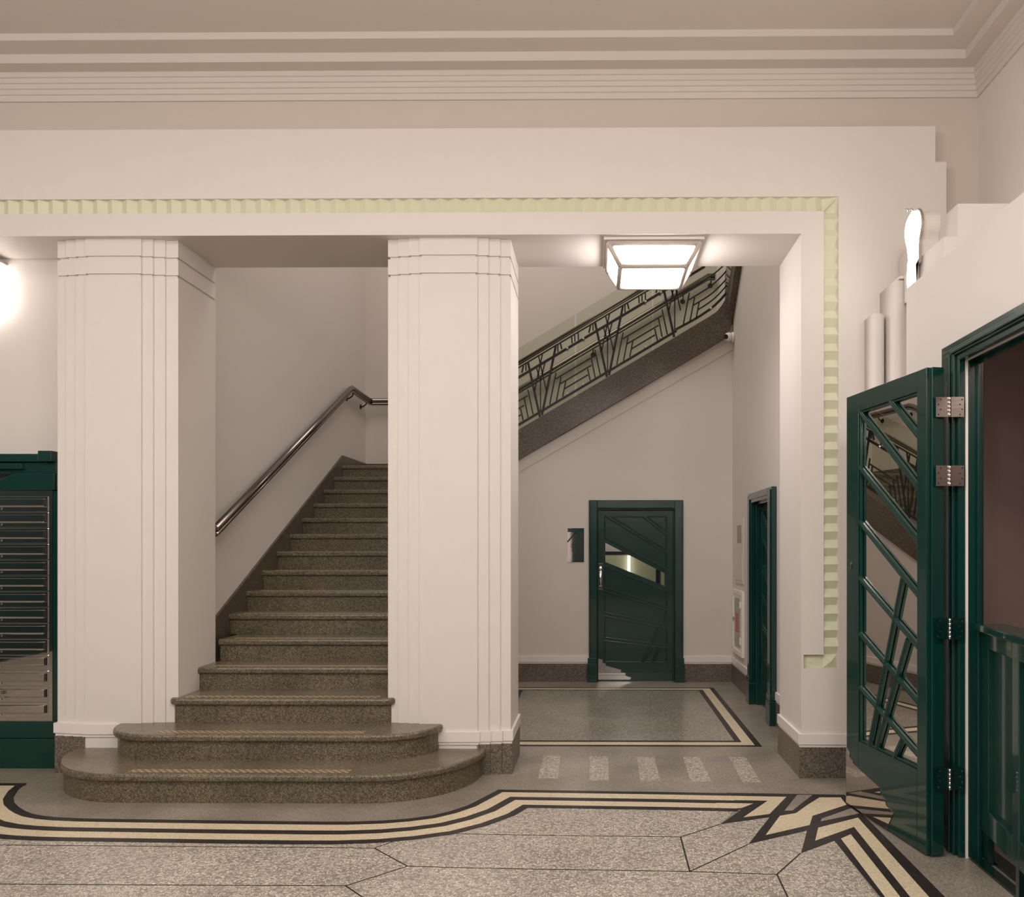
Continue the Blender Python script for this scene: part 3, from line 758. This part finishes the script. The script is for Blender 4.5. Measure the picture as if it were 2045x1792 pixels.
# plate sign beside the back door
m_ = lambda x, y: PY(1120 + x/11.2, 1040 + y/11.2, YW - .006)
sx0, sz1 = m_(147, 168); sx1, sz0 = m_(520, 930)
sg_ = thing('door_number_sign', 'polished steel plate sign with black chevron left of the back door', 'sign', ((sx0+sx1)/2, YW, sz0))
MB().box(sx0, sx1, YW-.008, YW-.0005, sz0, sz1).build('plate', [POLISH], sg_, bevel=.001)
ap = m_(333, 258); l_ = m_(150, 480); r_ = m_(518, 482)
m = MB(); m.bar((ap[0], YW-.009, ap[1]), (l_[0], YW-.009, l_[1]), .016, .003, (0,1,0)); m.bar((ap[0], YW-.009, ap[1]), (r_[0], YW-.009, r_[1]), .016, .003, (0,1,0))
m.build('chevron', [BLACKP], sg_)
m = MB(); m.box(sx0+.004, sx1-.004, YW-.010, YW-.008, sz1-.045, sz1-.003); m.build('header', [GREEN], sg_, label='dark green strip along the top')
def text_part(txt, x, y, z, size, parent, mat, rot=(PI/2, 0, 0)):
    cu = bpy.data.curves.new('numeral', 'FONT'); cu.body = txt; cu.size = size; cu.extrude = .0008
    tmp = bpy.data.objects.new('tmp_text', cu); COL.objects.link(tmp)
    dg = bpy.context.evaluated_depsgraph_get(); me = bpy.data.meshes.new_from_object(tmp.evaluated_get(dg))
    bpy.data.objects.remove(tmp); bpy.data.curves.remove(cu)
    me.materials.clear(); me.materials.append(mat)
    o = bpy.data.objects.new('numeral', me); COL.objects.link(o); o.parent = parent
    o.location = Vector((x, y, z)) - ORG[parent.name]; o.rotation_euler = rot; ORG[o.name] = Vector((x, y, z))
    return o
q = m_(232, 612); text_part('7', q[0], YW-.0095, q[1], .062, sg_, BLACKP)
q = m_(405, 612); text_part('2', q[0], YW-.0095, q[1], .062, sg_, BLACKP)

# access panel and fire cabinet on side wall
def YX(px): return YA(px, XS)
def ZX(px, py): 
    d = ray(px, py); return EYE + d[2] * XS / d[0]
ap_ = thing('access_panel', 'flush white service panel with small window above the fire cabinet', 'wall panel', (XS, YX(1477), 1.14))
y1, y0 = YX(1469.7), YX(1485.3); z1, z0 = ZX(1470, 1037), ZX(1470, 1164)
wy1, wy0 = YX(1472.3), YX(1482.2); wz1, wz0 = ZX(1472.3, 1050.5), ZX(1472.3, 1085.7)
m = MB(); m.box(XS-.008, XS, y0, y1, z0, wz0); m.box(XS-.008, XS, y0, y1, wz1, z1); m.box(XS-.008, XS, y0, wy0, wz0, wz1); m.box(XS-.008, XS, wy1, y1, wz0, wz1)
m.build('door', [WALL2], ap_, bevel=.001)
m = MB(); m.box(XS-.012, XS-.008, y0+.04, y1-.04, z0+.04, wz0-.12); m.build('inset', [WALL2], ap_)
m = MB(); m.box(XS-.003, XS-.0005, wy0, wy1, wz0, wz1); m.build('window', [simple('dim panel window', (112, 98, 78), .2)], ap_)
fc = thing('fire_hose_cabinet', 'white wall cabinet with rounded glass door and red notice', 'fire cabinet', (XS, YX(1477), .37))
y1, y0 = YX(1467.5), YX(1487.0); z1, z0 = ZX(1467.5, 1176), ZX(1467.5, 1300)
m = MB(); fw = .05
m.box(XS-.03, XS, y0, y0+fw, z0, z1); m.box(XS-.03, XS, y1-fw, y1, z0, z1); m.box(XS-.03, XS, y0+fw, y1-fw, z0, z0+fw); m.box(XS-.03, XS, y0+fw, y1-fw, z1-fw, z1); m.box(XS-.006, XS-.001, y0+fw, y1-fw, z0+fw, z1-fw)
m.build('frame', [SKIRT], fc, bevel=.003)
gy1, gy0 = YX(1471.6), YX(1481.8); gz1, gz0 = ZX(1471.6, 1192), ZX(1471.6, 1288)
def rrect(a0, a1, b0, b1, r, n=4):
    P = []
    for (cx, cy, s0) in ((a1-r, b0+r, -PI/2), (a1-r, b1-r, 0), (a0+r, b1-r, PI/2), (a0+r, b0+r, PI)):
        for i in range(n+1): a = s0 + PI/2*i/n; P.append((cx + r*math.cos(a), cy + r*math.sin(a)))
    return P
m = MB(); m.box(XS-.022, XS-.012, y0+fw, y1-fw, z0+fw, z1-fw); cd = m.build('door', [SKIRT], fc, bevel=.002)
m = MB(); m.xpoly(rrect(gy0, gy1, gz0, gz1, .05), XS-.026, XS-.022); m.build('glass_pane', [simple('frosted cabinet glass', (136, 130, 116), .12)], cd)
m = MB(); m.box(XS-.0275, XS-.0262, gy0+.07, gy1-.07, gz0+.16, gz0+.36); m.build('notice', [RED], cd, label='red printed notice')
m = MB()
for i in range(5): m.box(XS-.0282, XS-.0276, gy0+.085, gy1-.085-.02*(i % 2), gz0+.18+i*.034, gz0+.19+i*.034)
m.build('notice_lines', [simple('faded notice lettering', (214, 150, 136), .6)], cd)
for zz in (gz1-.10, gz0+.05):
    m = MB(); m.box(XS-.042, XS-.022, y0+fw+.002, y0+fw+.03, zz, zz+.07); m.build('hinge', [SKIRT], cd, bevel=.003)
m = MB(); m.box(XS-.036, XS-.022, y1-fw-.03, y1-fw-.012, (z0+z1)/2, (z0+z1)/2+.04); m.build('latch', [GREYM], cd)

# security camera
xc, zc = PY(1459, 673, 9.0)
cc = thing('security_camera', 'small white dome security camera under the upper flight end', 'camera', (xc, 9.0, zc))
m = MB(); m.tube([(XS-.002, 9.02, zc), (XS-.03, 9.02, zc)], .058, 20); m.build('mount', [SKIRT], cc)
m = MB(); m.sphere((XS-.062, 9.0, zc), .05, 20); m.build('housing', [SKIRT], cc)
m = MB(); dv = Vector((-.75, -.62, -.12)).normalized(); p = Vector((XS-.062, 9.0, zc)); m.tube([p + dv*.04, p + dv*.056], .026, 16); m.build('lens', [BLACKP], cc)

# ================================================================ LETTERBOX CABINET
YCF = 5.56
lbx = thing('letterbox_cabinet', 'dark green cabinet of stacked polished steel letterboxes', 'letterbox cabinet', (-4.2, YCF, 0))
cxr = XP1[0] - .024; cxl = cxr - 1.0
zC = lambda y: ZA(60, y, YCF)
sxr = XA(105.5, YCF); sxl = sxr - .50; sz1_, sz0_ = zC(980), zC(1440)
m = MB(); m.box(cxl, cxr, YCF+.02, 5.775, 0, zC(979)); 
m.box(sxr, cxr, YCF, YCF+.02, sz0_, sz1_); m.box(cxl, cxr, YCF-.005, YCF+.02, zC(1475), sz0_); m.box(cxl, cxr, YCF-.025, YCF+.02, 0, zC(1475)); m.box(cxl, sxl, YCF, YCF+.02, sz0_, sz1_)
m.build('carcass', [GREEN], lbx, bevel=.004)
p8 = lambda x, y: PY(x/8.146, 880 + y/8.146, YCF)
m = MB()
def pb(x0, y0, x1, y1, d):
    a = p8(x0, y0); b = p8(x1, y1); m.box(a[0], b[0], YCF - d, 5.775, b[1], a[1])
X_ = -1240
pb(X_, 225, 693, 350, .03); pb(693, 178, 915, 350, .05); pb(X_, 350, 915, 542, .0); pb(X_, 385, 402, 470, .035)
a = [p8(*q) for q in [(X_, 760), (-100, 690), (265, 542), (915, 542), (915, 806), (X_, 806)]]
m.ypoly(a, YCF-.02, 5.6)
m.build('pediment', [GREEN], lbx, bevel=.004)
m = MB(); m.box(sxl, sxr, YCF-.004, YCF+.018, sz0_, sz1_); m.build('steel_panel', [POLISH], lbx)
dxr = XA(97.5, YCF); dxl = dxr - .40
rz1, rz0 = zC(991), zC(1434); n_ = 14; ph = (rz1 - rz0) / n_
locx = XA(4, YCF)
def letterbox(i):
    z1 = rz1 - i*ph - .004; z0 = z1 - ph + .006
    m = MB(); m.box(dxl, dxr, YCF-.012, YCF-.004, z0, z1); d = m.build('letterbox_door', [POLISH], lbx, bevel=.0015)
    m = MB(); zt, zb_ = z1 - .016, z0 + .040
    m.prism([(dxl+.02, YCF-.012, zt), (dxl+.02, YCF-.026, zt-.002), (dxl+.02, YCF-.026, zb_), (dxl+.02, YCF-.038, zb_-.006), (dxl+.02, YCF-.038, zb_-.009), (dxl+.02, YCF-.012, zb_-.004)], (dxr-dxl-.036, 0, 0)); m.build('flap', [POLISH], d, bevel=.001)
    m = MB(); m.box(dxr-.012, dxr-.005, YCF-.016, YCF-.012, zb_-.006, zt); m.build('slot_end', [BLACKP], d)
    m = MB(); m.tube([(locx, YCF-.012, z0+.021), (locx, YCF-.019, z0+.021)], .009, 12); m.build('lock', [CHROME], d)
    return d
for i in range(n_):
    d = letterbox(i)
    if i == 12: text_part('03', XA(9, YCF) , YCF-.0335, rz1 - i*ph - .048, .03, d, BLACKP)

# ================================================================ TICKET BOOTH (right)
XBW = 1.85; YBE = 4.79; ZB = 3.08
DO0, DO1, DOZ = 2.75, 3.99, 2.47
bw = MB()
bw.box(XBW, XBW+.10, DO1+.12, YBE, 0, ZB); bw.box(XBW, XBW+.10, -1.0, DO0-.12, 0, ZB); bw.box(XBW, XBW+.10, DO0-.12, DO1+.12, DOZ+.06, ZB)
bw.box(XBW+.10, XR, YBE-.1, YBE, 0, ZB)
bw.box(XBW+.08, XR, -1.0, YBE, ZB-.12, ZB-.02)
struct(bw, 'wall_booth', [WALL], 'white booth wall with green framed doorway at the right', 'wall')
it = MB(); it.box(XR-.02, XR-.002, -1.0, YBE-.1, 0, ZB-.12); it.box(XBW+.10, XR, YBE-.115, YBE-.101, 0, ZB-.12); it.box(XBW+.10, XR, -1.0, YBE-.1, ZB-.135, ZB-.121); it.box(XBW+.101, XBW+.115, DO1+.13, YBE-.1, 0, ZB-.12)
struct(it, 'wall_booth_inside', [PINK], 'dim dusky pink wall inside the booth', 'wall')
# stepped plaster blocks
def block(X0, X1, Y0, Y1, z1, label):
    o = MB().box(X0, X1, Y0, Y1, 0, z1).build('plaster_block', [WALL], bevel=.0)
    return tag(o, label, 'plaster block', None)
b1 = MB(); xa, xb = XA(1742, 5.21), XA(1771, 5.21)
def halfround(X0, X1, Y0, Y1, n=10):
    r = (X1 - X0) / 2; P = [(X0, Y1)]
    for i in range(n + 1):
        a = PI*1.5 + PI/2*i/n; P.append((X0 + .35*(X1-X0) + .65*(X1-X0)*math.cos(a), Y0 + .07 + .07*math.sin(a)))
    return [P[0], (X0, Y0)] + P[1:] + [(X1, Y1)]
z_ = ZA(1742, 628, 5.22)
b1.zpoly(halfround(xa, xb, 5.20, YB), 0, z_, 0, True); tag(b1.build('pilaster', [WALL]), 'short white rounded pilaster, lowest step beside the booth', 'pilaster')
xa2 = XA(1785, 5.11); z_ = ZA(1785, 562, 5.11)
b2 = MB(); b2.zpoly(halfround(xa2, xa2 + .12, 5.09, YB), 0, z_, 0, True); tag(b2.build('pilaster', [WALL]), 'taller white rounded pilaster touching the booth wall', 'pilaster')
b3 = MB(); b3.box(2.02, XR-.03, 4.49, 5.355, ZB, ZA(1900, 407, 4.49)); tag(b3.build('parapet_block', [WALL]), 'higher white stepped block on top of the booth', 'parapet block')
b4 = MB(); b4.box(1.950, 2.018, 4.87, 5.085, ZB, ZA(1885, 473, 4.443)); b4.box(1.922, 2.018, 4.443, 4.87, ZB, ZA(1885, 473, 4.443)); b4.box(1.922, 2.018, 5.085, 5.355, 3.24, ZA(1885, 473, 4.443)); tag(b4.build('parapet_block', [WALL]), 'lower white stepped block on the booth edge behind the lamp', 'parapet block')
b5 = MB(); b5.box(xa2+.122, XR-.03, YBE+.002, 5.355, 0, ZB-.001); tag(b5.build('plaster_block', [WALL]), 'white infill wall block behind the booth corner', 'plaster block')

# keyhole-shaped lamp on the booth
XLm = 1.885
def lm(px, py):
    d = ray(px, py); t = XLm / d[0]; return d[1] * t, EYE + d[2] * t
c8 = lambda x, y: lm(1780 + x/8.96, 400 + y/8.96)
face = [c8(*p) for p in [(410,195),(350,235),(290,340),(255,450),(240,590),(248,720),(275,840),(290,960),(300,1100),(285,1180),(285,1560),(385,1560),(385,1140),(430,1090),(432,900),(440,700),(470,520),(480,380),(465,270),(435,210)]]
lampT = thing('wall_lamp', 'lit white keyhole-shaped lamp on top of the booth', 'wall lamp', (XLm, 4.75, ZB))
face = smooth(face + [face[0]], 4)[:-1]
m = MB(); m.xpoly(face, XLm, XLm+.012); m.build('glass_face', [LAMPS], lampT)
cy = sum(p[0] for p in face)/len(face)
def expand(P, e):
    n = len(P); out = []
    for i in range(n):
        a = Vector(P[i-1]); b = Vector(P[i]); c = Vector(P[(i+1) % n])
        t = ((b-a).normalized() + (c-b).normalized())
        if t.length < 1e-5: t = (c-b)
        t.normalize(); out.append((b.x + t.y*e, b.y - t.x*e))
    return out
A_ = sum(face[i-1][0]*face[i][1] - face[i][0]*face[i-1][1] for i in range(len(face)))
ex_ = .016 if A_ > 0 else -.016
rim = expand(face, ex_); m = MB(); m.xpoly(rim, XLm+.0125, XLm+.03); m.build('rim', [GREYM], lampT)
m = MB(); m.xpoly([(p[0], max(p[1], ZB+.002)) for p in expand(face, -ex_*.1)], XLm+.0305, 2.019); m.build('housing', [WHITEL], lampT)
for x, y in ((315,180),(395,180)):
    m = MB(); q = c8(x, y); m.sphere((XLm - .012, q[0], q[1]), .011, 10); m.build('fixing_knob', [CHROME], lampT)
zz = [c8(*p) for p in [(300,1060),(318,1025),(335,1090),(352,985),(380,1055),(395,945),(412,1000),(432,985)]]
m = MB()
for a, b in zip(zz, zz[1:]): m.bar((XLm-.001, a[0], a[1]), (XLm-.001, b[0], b[1]), .004, .002, (1, 0, 0))
m.build('zigzag', [GREYM], lampT)

# booth door: frame, open leaf
d3 = thing('door_3', 'open dark green glazed door with diagonal bars hinged to the booth', 'door', (1.83, DO1, 0), kind='structure')
fr = MB(); XFc = 1.80
zt = ZA(1880, 700, 4.17) 
fr.box(XFc, XBW, DO1, DO1+.20, 0, 2.575); fr.box(XFc, XBW, DO0-.2, DO0, 0, 2.575); fr.box(XFc, XBW, DO0, DO1, DOZ, 2.575)
fr.box(XFc-.014, XFc, DO1+.03, DO1+.16, 0, 2.54); fr.box(XFc-.014, XFc, DO0-.16, DO0-.03, 0, 2.54); fr.box(XFc-.013, XFc, DO0-.03, DO1+.03, DOZ+.03, 2.54)
fr.box(XFc-.024, XFc-.014, DO1+.06, DO1+.10, 0, 2.51); fr.box(XFc-.023, XFc-.014, DO0-.06, DO1+.06, DOZ+.055, 2.51)
fr.box(XBW, 1.925, DO1, DO1+.12, 0, DOZ+.06); fr.box(XBW, 1.925, DO0-.12, DO0, 0, DOZ+.06); fr.box(XBW, 1.925, DO0, DO1, DOZ, DOZ+.06)
fr.box(1.885, 1.905, DO1-.02, DO1, 0, DOZ); fr.box(1.885, 1.905, DO0, DO1, DOZ-.02, DOZ)
fr.build('frame', [GREEN], d3, bevel=.004)
m = MB(); m.box(1.832, 1.845, DO1-.004, DO1, 0, DOZ); m.box(1.832, 1.845, DO0, DO1-.004, DOZ-.004, DOZ); m.build('seal_strip', [SKIRT], d3, label='ragged unpainted white strip on the jamb')
# leaf frame of reference
Af = Vector(FL(1690.5, 1607)); Bf = Vector(FL(1850, 1713))
e = (Af - Bf); LW = e.length; e.normalize(); nn = Vector((e.y, -e.x))     # nn points away (towards booth wall)
if nn.x < 0: nn = -nn
def L3(u, z, d=0.0): return (Bf.x + e.x*u + nn.x*d, Bf.y + e.y*u + nn.y*d, z)
def LP(px, py, d=0.0):
    dr = ray(px, py); P0 = Vector(L3(0, 0, d)); n3 = Vector((nn.x, nn.y, 0))
    dd = Vector(dr); t = (P0 - Vector((0, 0, EYE))).dot(n3) / dd.dot(n3)
    h = Vector((0, 0, EYE)) + dd*t
    return (Vector((h.x, h.y)) - Bf).dot(e), h.z
ZLT = LP(1857, 731)[1]
T = .075
def lprism(M, uz, d0, d1, mi=0): M.prism([L3(u, z, d0) for u, z in uz], Vector((nn.x, nn.y, 0)) * (d1 - d0), mi)
gu0 = LP(1831, 1100)[0]; gu1 = LP(1714, 1100)[0]; gz1 = LP(1714, 822)[1]; gz0 = LP(1714, 1480)[1]
lf = MB()
kz = .012
lprism(lf, [(0, kz), (gu0, kz), (gu0, ZLT), (0, ZLT)], 0, T); lprism(lf, [(gu1, kz), (LW, kz), (LW, ZLT), (gu1, ZLT)], 0, T)
lprism(lf, [(gu0, gz1), (gu1, gz1), (gu1, ZLT), (gu0, ZLT)], 0, T); lprism(lf, [(gu0, kz), (gu1, kz), (gu1, gz0), (gu0, gz0)], 0, T)
lprism(lf, [(-.014, kz), (0, kz), (0, ZLT), (-.014, ZLT)], .022, T+.012)
leaf3 = lf.build('leaf', [GREEN], d3, bevel=.003)
mt = MB()
def mun(a, b, w=.03):
    a = LP(*a); b = LP(*b)
    cl = lambda p: (min(max(p[0], gu0-.005), gu1+.005), min(max(p[1], gz0-.005), gz1+.005))
    a, b = cl(a), cl(b)
    nv = (nn.x, nn.y, 0)
    mt.bar(L3(a[0], a[1], .014), L3(b[0], b[1], .014), w, .018, nv); mt.bar(L3(a[0], a[1], .006), L3(b[0], b[1], .006), w*.45, .010, nv)
for a, b in (((1774.4,796.8),(1833,872.5)), ((1711,822),(1833,976.5)), ((1711,934),(1833,1083)), ((1709.6,1042.4),(1833,1191.5)), ((1708,1154),(1833,1295)), ((1707.8,1264),(1833,1405.5)),
             ((1706,1370),(1833,1511)), ((1798.4,1156),(1732.5,1492)), ((1809.4,1276.6),(1746.5,1502)), ((1798.4,1478),(1781.5,1516))): mun(a, b)
for uz in ([(gu0, gz0), (gu0+.012, gz0), (gu0+.012, gz1), (gu0, gz1)], [(gu1-.012, gz0), (gu1, gz0), (gu1, gz1), (gu1-.012, gz1)], [(gu0, gz1-.012), (gu1, gz1-.012), (gu1, gz1), (gu0, gz1)], [(gu0, gz0), (gu1, gz0), (gu1, gz0+.012), (gu0, gz0+.012)]):
    lprism(mt, uz, .008, .024)
mt.build('glazing_bars', [GREEN], leaf3, bevel=.003)
g = MB(); lprism(g, [(gu0, gz0), (gu1, gz0), (gu1, gz1), (gu0, gz1)], .026, .032); g.build('mirror_pane', [MIRROR], leaf3, label='mirrored glass pane')
kc = lambda x, y: LP(1640 + x/2.79, 1150 + y/2.79)
kpl = [kc(*p) for p in [(131,946),(150,960),(162,985),(160,1010),(178,1030),(180,1045),(335,1187),(330,1215),(360,1250),(365,1280),(405,1325),(367,1416)]]
kpl = [(min(u, LW-.002), max(z, kz+.002)) for u, z in kpl] + [(LW-.002, kz+.002)]
g = MB(); lprism(g, kpl, -.004, 0); g.build('kick_plate', [POLISH], leaf3, label='jagged polished steel kick plate')
ku, kz_ = LP(1700, 1130); m = MB()
m.tube([L3(ku, kz_+.012, -.004), L3(ku, kz_+.012, 0)], .009, 10); m.bar(L3(ku, kz_+.01, -.003), L3(ku, kz_-.022, -.003), .008, .004, (nn.x, nn.y, 0)); m.build('keyhole', [STEEL], leaf3)
# hinges
for i, (ya_, yb_) in enumerate(((793, 833), (930, 971), (1235, 1277), (1535, 1578))):
    Yh = 3.972
    z1, z0 = ZA(1897, ya_, Yh), ZA(1897, yb_, Yh); x0, x1 = XA(1869, Yh), XA(1925, Yh); xm = XA(1896, Yh)
    m = MB(); m.box(x0, xm, Yh-.002, Yh+.002, z0, z1); m.box(xm, x1, Yh-.002, Yh+.002, z0, z1)
    h = m.build('hinge', [STEEL if i < 2 else GREEND], d3, label='bare steel hinge' if i < 2 else 'green painted steel hinge')
    m = MB()
    for k in range(5):
        a = z0 + (z1-z0)*k/5; m.tube([(xm, Yh-.006, a+.001), (xm, Yh-.006, a+(z1-z0)/5-.001)], .0065, 10)
    m.build('knuckle', [CHROME], h)
    for k in range(4):
        zz_ = z0 + (z1-z0)*(k+.5)/4
        for xx in (x0 + .012 + .010*(k % 2), x1 - .020 + .010*(k % 2)):
            m = MB(); m.tube([(xx, Yh-.0035, zz_), (xx, Yh-.0015, zz_)], .0035, 8); m.build('screw', [BLACKP if i < 2 else CHROME], h)

# half-height panelled gate in the booth doorway
P0 = Vector((1.872, 3.975)); P1 = Vector((1.772, 3.32)); gd = (P1 - P0).normalized(); gn = Vector((-gd.y, gd.x))
if gn.x < 0: gn = -gn
GLn = 1.10
P0 = P0 + gn*.03
def G3(u, z, d=0): return (P0.x + gd.x*u + gn.x*d, P0.y + gd.y*u + gn.y*d, z)
def gp(M, u0, u1, z0, z1, d0, d1): M.prism([G3(u0, z0, d0), G3(u1, z0, d0), G3(u1, z1, d0), G3(u0, z1, d0)], Vector((gn.x, gn.y, 0))*(d1-d0))
gt = thing('half_height_gate', 'low dark green panelled gate with ledge inside the booth doorway', 'gate', G3(.5, 0))
m = MB(); gp(m, 0, GLn, 1.13, 1.165, -.03, .12); m.build('ledge', [GREEN], gt, bevel=.005)
m = MB(); gp(m, 0, .10, .15, 1.13, 0, .04); gp(m, .42, .50, .15, 1.13, 0, .04); gp(m, .10, .42, .15, .27, 0, .04); gp(m, .5, GLn, .15, .27, 0, .04); gp(m, .10, .42, 1.05, 1.13, 0, .04); gp(m, .5, GLn, 1.05, 1.13, 0, .04)
m.build('frame', [GREEN], gt, bevel=.004)
m = MB(); gp(m, .10, .42, .27, 1.05, .02, .032); m.build('panel', [GREEN], gt)
m = MB(); gp(m, .5, GLn, .27, 1.05, .02, .032); m.build('panel', [GREEN], gt)
for ua, ub in ((.02, .08), (.45, .49)):
    m = MB(); gp(m, ua, ub, 0.012, .15, .005, .035); m.build('post_foot', [GREEND], gt)
# threshold
m = MB(); m.box(1.845, 1.90, DO0, DO1-.001, 0, .012); m.box(1.93, 2.0, DO0-.3, DO1+.1, 0, .02)
tag(m.build('door_sill', [GREEND]), 'dark green sill across the booth doorway floor', 'door sill')

# dark green screens added out of view for the polished steel to reflect
d4 = thing('reflection_screen_rear', 'tall dark green screen added at the hall rear for reflections', 'door', (-3.5, HB, 0), kind='structure')
m = MB(); m.box(-7.6, -.95, HB, HB+.06, 0, 3.3); m.box(-.7, 2.4, HB, HB+.06, 0, 3.3); m.build('panelling', [GREENM], d4)
m = MB()
for i in range(5): m.box(-7.5+i*1.15, -7.36+i*1.15, HB+.061, HB+.12, .2, 3.2)
m.box(-7.6, -1.05, HB+.121, HB+.15, 3.1, 3.3); m.build('mullions', [GREENM], d4)
d5 = thing('reflection_screen_left', 'dark green entrance screen along the left side of the hall', 'door', (HL, 0, 0), kind='structure')
m = MB(); m.box(HL, HL+.06, -4.8, 3.6, 0, 3.2); m.build('panelling', [GREENM], d5)  # unseen screen, added to darken the letterbox reflections
# ================================================================ LIGHTS
def area(loc, size, power, rot=(0, 0, 0), col=(1, .93, .86), sy=None):
    l = bpy.data.lights.new('light', 'AREA'); l.energy = power; l.size = size; l.color = col
    if sy: l.shape = 'RECTANGLE'; l.size_y = sy
    o = bpy.data.objects.new('light', l); COL.objects.link(o); o.location = loc; o.rotation_euler = rot
    return o
def point(loc, power, r=.25, col=(1, .965, .925)):
    l = bpy.data.lights.new('light', 'POINT'); l.energy = power; l.shadow_soft_size = r; l.color = col
    o = bpy.data.objects.new('light', l); COL.objects.link(o); o.location = loc; return o
for x in (-5.0, -1.9, .9): point((x, 1.2, 3.75), 62)
for x in (-5.0, -1.9, .9): point((x, -2.4, 3.75), 80)
for x in (-3.4, -.4): area((x, 1.4, 4.70), 1.2, 45, col=(1, .965, .925))
area((-.7, 7.9, 7.6), 2.4, 80, sy=2.4, col=(1, .955, .91))
area((xt - .1, 9.7, 2.2), .3, 4)
area((2.3, 2.6, 2.9), .3, 9)
w = bpy.data.worlds.new('world'); bpy.context.scene.world = w; w.use_nodes = True
w.node_tree.nodes['Background'].inputs[0].default_value = (1, .95, .9, 1); w.node_tree.nodes['Background'].inputs[1].default_value = .15
sc = bpy.context.scene
sc.view_settings.view_transform = 'Standard'; sc.view_settings.look = 'None'; sc.view_settings.gamma = 1; sc.view_settings.use_curve_mapping = False
sc.view_settings.exposure = 0.2
